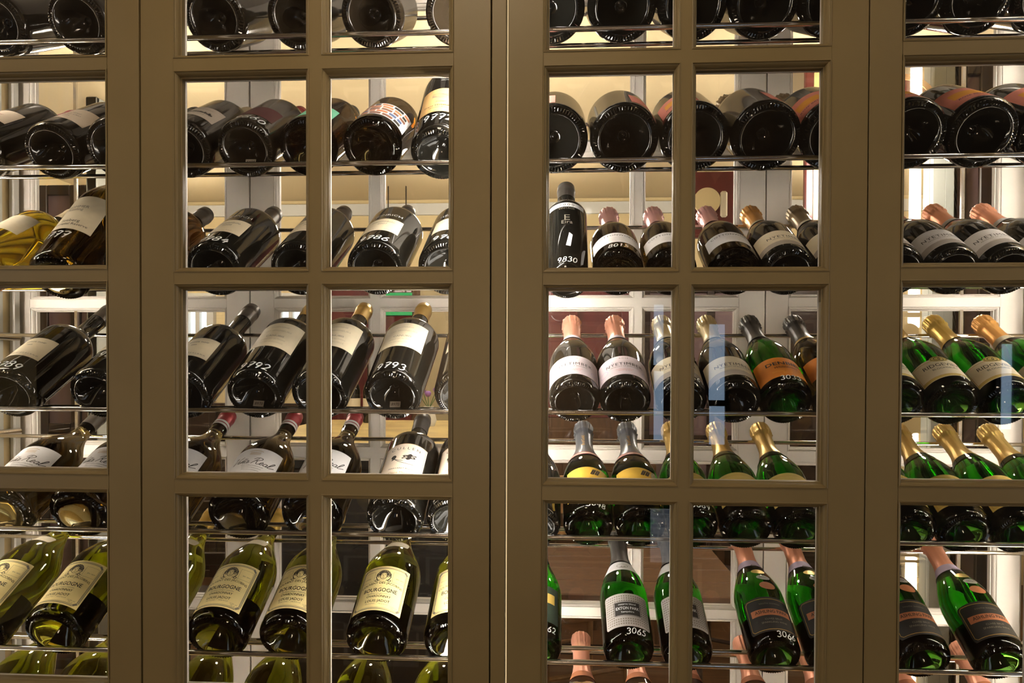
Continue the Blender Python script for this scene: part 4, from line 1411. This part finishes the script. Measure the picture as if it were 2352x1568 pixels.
panelled('reflection_board', 2146, 2186, 0, 1750, 2.85, 'reflection_grey', 'pale column beside the mauve cupboard', 'reflection', depth=0.07)  # added boards standing in for light strips reflected in the rear glass
panelled('reflection_board', 196, 228, 0, 1750, 3.2, 'reflection_grey', 'pale column behind the leftmost door', 'reflection', depth=0.07)
panelled('wood_cabinet', 1590, 1720, 1230, 1420, 4.5, 'wood_brown', 'low brown wooden cabinet behind the third door', 'cabinet', depth=0.35, cols=2, rows=1)
panelled('dark_sofa_back', 560, 1060, 1195, 1420, 4.4, 'slate', 'black upholstered bench back low behind the second door', 'bench', depth=0.25, cols=3, rows=1)

x0, x1, z0, z1 = rect_at(876, 950, 672, 726, 4.9)
s = empty('exit_sign', ((x0 + x1) / 2, 4.9, z0))
tag(s, 'green sign hung above the burgundy panelling', 'sign')
MB().box(-(x1 - x0) / 2, (x1 - x0) / 2, -0.03, 0.0, 0, z1 - z0, 0.004).build('sign_box', 'wood_dark', s)
MB().box(-(x1 - x0) / 2 + .004, (x1 - x0) / 2 - .004, -0.034, -0.0302, .004, z1 - z0 - .004).build('sign_face', 'green_sign', s)
for dx in (-0.06, 0.06):
    MB().tube((dx, -0.015, z1 - z0), (dx, -0.015, CEIL - z0 - .002), 0.004, 8).build('hanger', 'wood_dark', s)

# round dark disc on the rear right, framed picture on the right
p = P(2062, 262, 2.8)
t = empty('round_panel', (p.x, 2.8, p.z))
tag(t, 'large round burgundy disc with pale rim behind the rightmost door', 'wall disc')
rad = abs(P(2148, 262, 2.8).x - p.x)
o = MB().lathe([(0.001, -0.03), (rad - 0.02, -0.03), (rad - 0.02, 0.03), (0.001, 0.03)], 48).build('disc', 'burgundy', t)
o.rotation_euler = (PI / 2, 0, 0)
o = MB().lathe([(rad - 0.02, -0.035), (rad, -0.035), (rad, 0.035), (rad - 0.02, 0.035), (rad - 0.02, -0.035)], 48).build('rim', 'wood_light', t)
o.rotation_euler = (PI / 2, 0, 0)
o = MB().tube((0, 0, rad), (0, 0, CEIL - p.z - .002) if CEIL - p.z > rad else (0, 0, rad + .01), 0.006, 8).build('hanger', 'wood_dark', t)

x0, x1, z0, z1 = rect_at(1590, 1700, 395, 545, 4.2)
t = empty('leaning_sculpture', ((x0 + x1) / 2, 4.2, z0))
tag(t, 'burgundy and cream hanging wall panel with curved cut-out', 'wall panel')
hw, h = (x1 - x0) / 2, z1 - z0
MB().box(-hw, hw, 0, 0.04, 0, h).build('board', 'burgundy', t)
MB().lathe([(0.001, 0), (hw * .55, 0), (hw * .55, 0.02), (0.001, 0.02)], 32).build('cream_disc', 'wall_cream', t).matrix_local = Matrix.Translation((-hw * .4, 0, h * .55)) @ Matrix.Rotation(PI / 2, 4, 'X')
MB().box(hw * .15, hw * .45, -0.02, 0, h * .3, h * .7, 0.01).build('plaque', 'paper_cream', t)
for dx in (-hw * .8, hw * .8):
    MB().tube((dx, .02, h), (dx, .02, CEIL - z0 - .002), 0.004, 8).build('hanger', 'wood_dark', t)

x0, x1, z0, z1 = rect_at(1846, 1930, 150, 560, 3.0)
t = empty('framed_picture', ((x0 + x1) / 2, 3.0, z0))
z1 = min(z1, CEIL - 0.003)
tag(t, 'tall yellow picture in burgundy frame behind the third door', 'picture')
hw, h = (x1 - x0) / 2, z1 - z0
MB().box(-hw, hw, -0.03, 0, 0, h, .005).build('frame', 'burgundy', t)
MB().box(-hw + .03, hw - .03, -0.034, -0.0302, .03, h - .03).build('canvas', 'marble', t)

# marble counter with glasses and flowers
zc = 1.2
ya, yb = 2.75, 4.1
xa, xb = P(600, 1000, 3.2).x, P(1120, 1000, 3.2).x
t = empty('bar_counter', ((xa + xb) / 2, ya, 0))
tag(t, 'bar counter with warm cream veined stone top', 'counter')
hw = (xb - xa) / 2
MB().box(-hw, hw, 0, yb - ya, zc - .05, zc, .006).build('counter_top', 'marble', t)
MB().box(-hw + .06, hw - .06, .25, yb - ya - .06, 0, zc - .0502).build('counter_body', 'slate', t)
for k in range(3):
    q = -hw + .1 + (2 * hw - .2) * k / 3
    MB().box(q, q + (2 * hw - .2) / 3 - .04, .232, .2498, .2, zc - .12, .006).build('counter_panel', 'slate', t)
for i, (px_, kind) in enumerate(((812, 'dark green bottle standing on the counter'), (850, 'second green bottle standing on the counter'))):
    p = P(px_, 930, 3.9)
    b = MB().lathe([(0.001, 0), (.036, 0), (.037, .01), (.037, .17), (.03, .2), (.015, .23), (.014, .29), (.016, .292), (.016, .305), (.001, .306)], 20, (0, 0, 0))
    o = empty('counter_bottle', (p.x, 3.9, zc + .0005))
    tag(o, kind, 'bottle', 'bottles on the counter')
    smooth_by_angle(b.build('bottle_glass', 'glass_black', o), 50)
    MB().lathe([(.0375, .05), (.0375, .13)], 20).build('front_label', 'paper_cream', o)
p = P(985, 930, 3.7)
v = empty('flower_vase', (p.x, 3.7, zc + .0005))
tag(v, 'small vase of purple flowers on the counter', 'vase')
smooth_by_angle(MB().lathe([(.001, 0), (.03, 0), (.04, .03), (.03, .07), (.022, .09), (.026, .1), (.02, .1), (.02, .085), (.001, .08)], 20).build('vase', 'white_paint', v), 50)
for k in range(7):
    t_ = k * 2.4
    tip = (math.cos(t_) * .05, math.sin(t_) * .05, .17 + .02 * math.sin(k * 3))
    MB().tube((0, 0, .085), tip, .002, 6).build('stem', 'leaf', v)
    fl = MB().lathe([(.001, -.012), (.012, -.006), (.017, .004), (.01, .013), (.001, .015)], 10, tip)
    fl.build('flower', 'petal', v, True)


# wooden chairs and a trestle table in the rear room, right half
def chair(x, y, rz, material, label):
    t = empty('dining_chair', (x, y, 0))
    t.rotation_euler.z = rz
    tag(t, label, 'chair', 'dining chairs in the rear room')
    MB().box(-.22, .22, -.21, .21, .43, .465, .01).build('seat', material, t)
    for sx in (-1, 1):
        MB().tube((sx * .19, -.18, 0), (sx * .19, -.18, .43), .014, 10, .018).build('leg', material, t)
        MB().tube((sx * .19, .19, 0), (sx * .19, .19, .43), .014, 10, .018).build('leg', material, t)
        MB().tube((sx * .19, .19, .465), (sx * .19, .25, .98), .018, 10, .014).build('back_post', material, t)
    for k in range(4):
        z = .56 + .12 * k
        y_ = .19 + .06 * (z - .43) / .55
        MB().box(-.19, .19, y_ - .008, y_ + .008, z, z + .06, .004).build('back_slat', material, t)
    MB().tube((-.19, -.18, .2), (.19, -.18, .2), .01, 8).build('stretcher', material, t)
    MB().tube((-.19, .19, .2), (.19, .19, .2), .01, 8).build('stretcher', material, t)


p = P(1310, 1100, 3.3); chair(p.x, 3.3, 0.4, 'wood_light', 'pale wooden chair below the burgundy booth')
p = P(1470, 1100, 4.3); chair(p.x, 4.3, 2.6, 'wood_brown', 'brown wooden chair turned away beside the pale one')
p = P(1690, 1100, 3.7); chair(p.x, 3.7, -0.5, 'wood_dark', 'dark wooden chair before the low brown cabinet')
p = P(2150, 1100, 3.2); chair(p.x, 3.2, 0.2, 'wood_dark', 'dark wooden chair behind the rightmost door')
p = P(600, 1200, 2.9); chair(p.x - .34, 3.2, 0.1, 'wood_dark', 'dark wooden chair behind the second door')
xa, xb = P(1230, 1000, 3.0).x, P(1500, 1000, 3.0).x
t = empty('trestle_table', ((xa + xb) / 2, 2.75, 0))
tag(t, 'long brown wooden trestle table behind the third door', 'table')
hw = (xb - xa) / 2 + .25
for k in range(4):
    MB().box(-hw, hw, -.32 + .162 * k, -.32 + .162 * k + .158, .72, .755, .004).build('plank', 'wood_brown', t)
for sx in (-1, 1):
    for sy in (-1, 1):
        MB().tube((sx * (hw - .15), sy * .3, 0), (sx * (hw - .15), sy * .04, .72), .025, 8).build('leg', 'wood_dark', t)
    MB().tube((sx * (hw - .15), -.17, .32), (sx * (hw - .15), .17, .32), .018, 8).build('cross_bar', 'wood_dark', t)
MB().tube((-hw + .15, 0, .45), (hw - .15, 0, .45), .02, 8).build('stretcher', 'wood_dark', t)
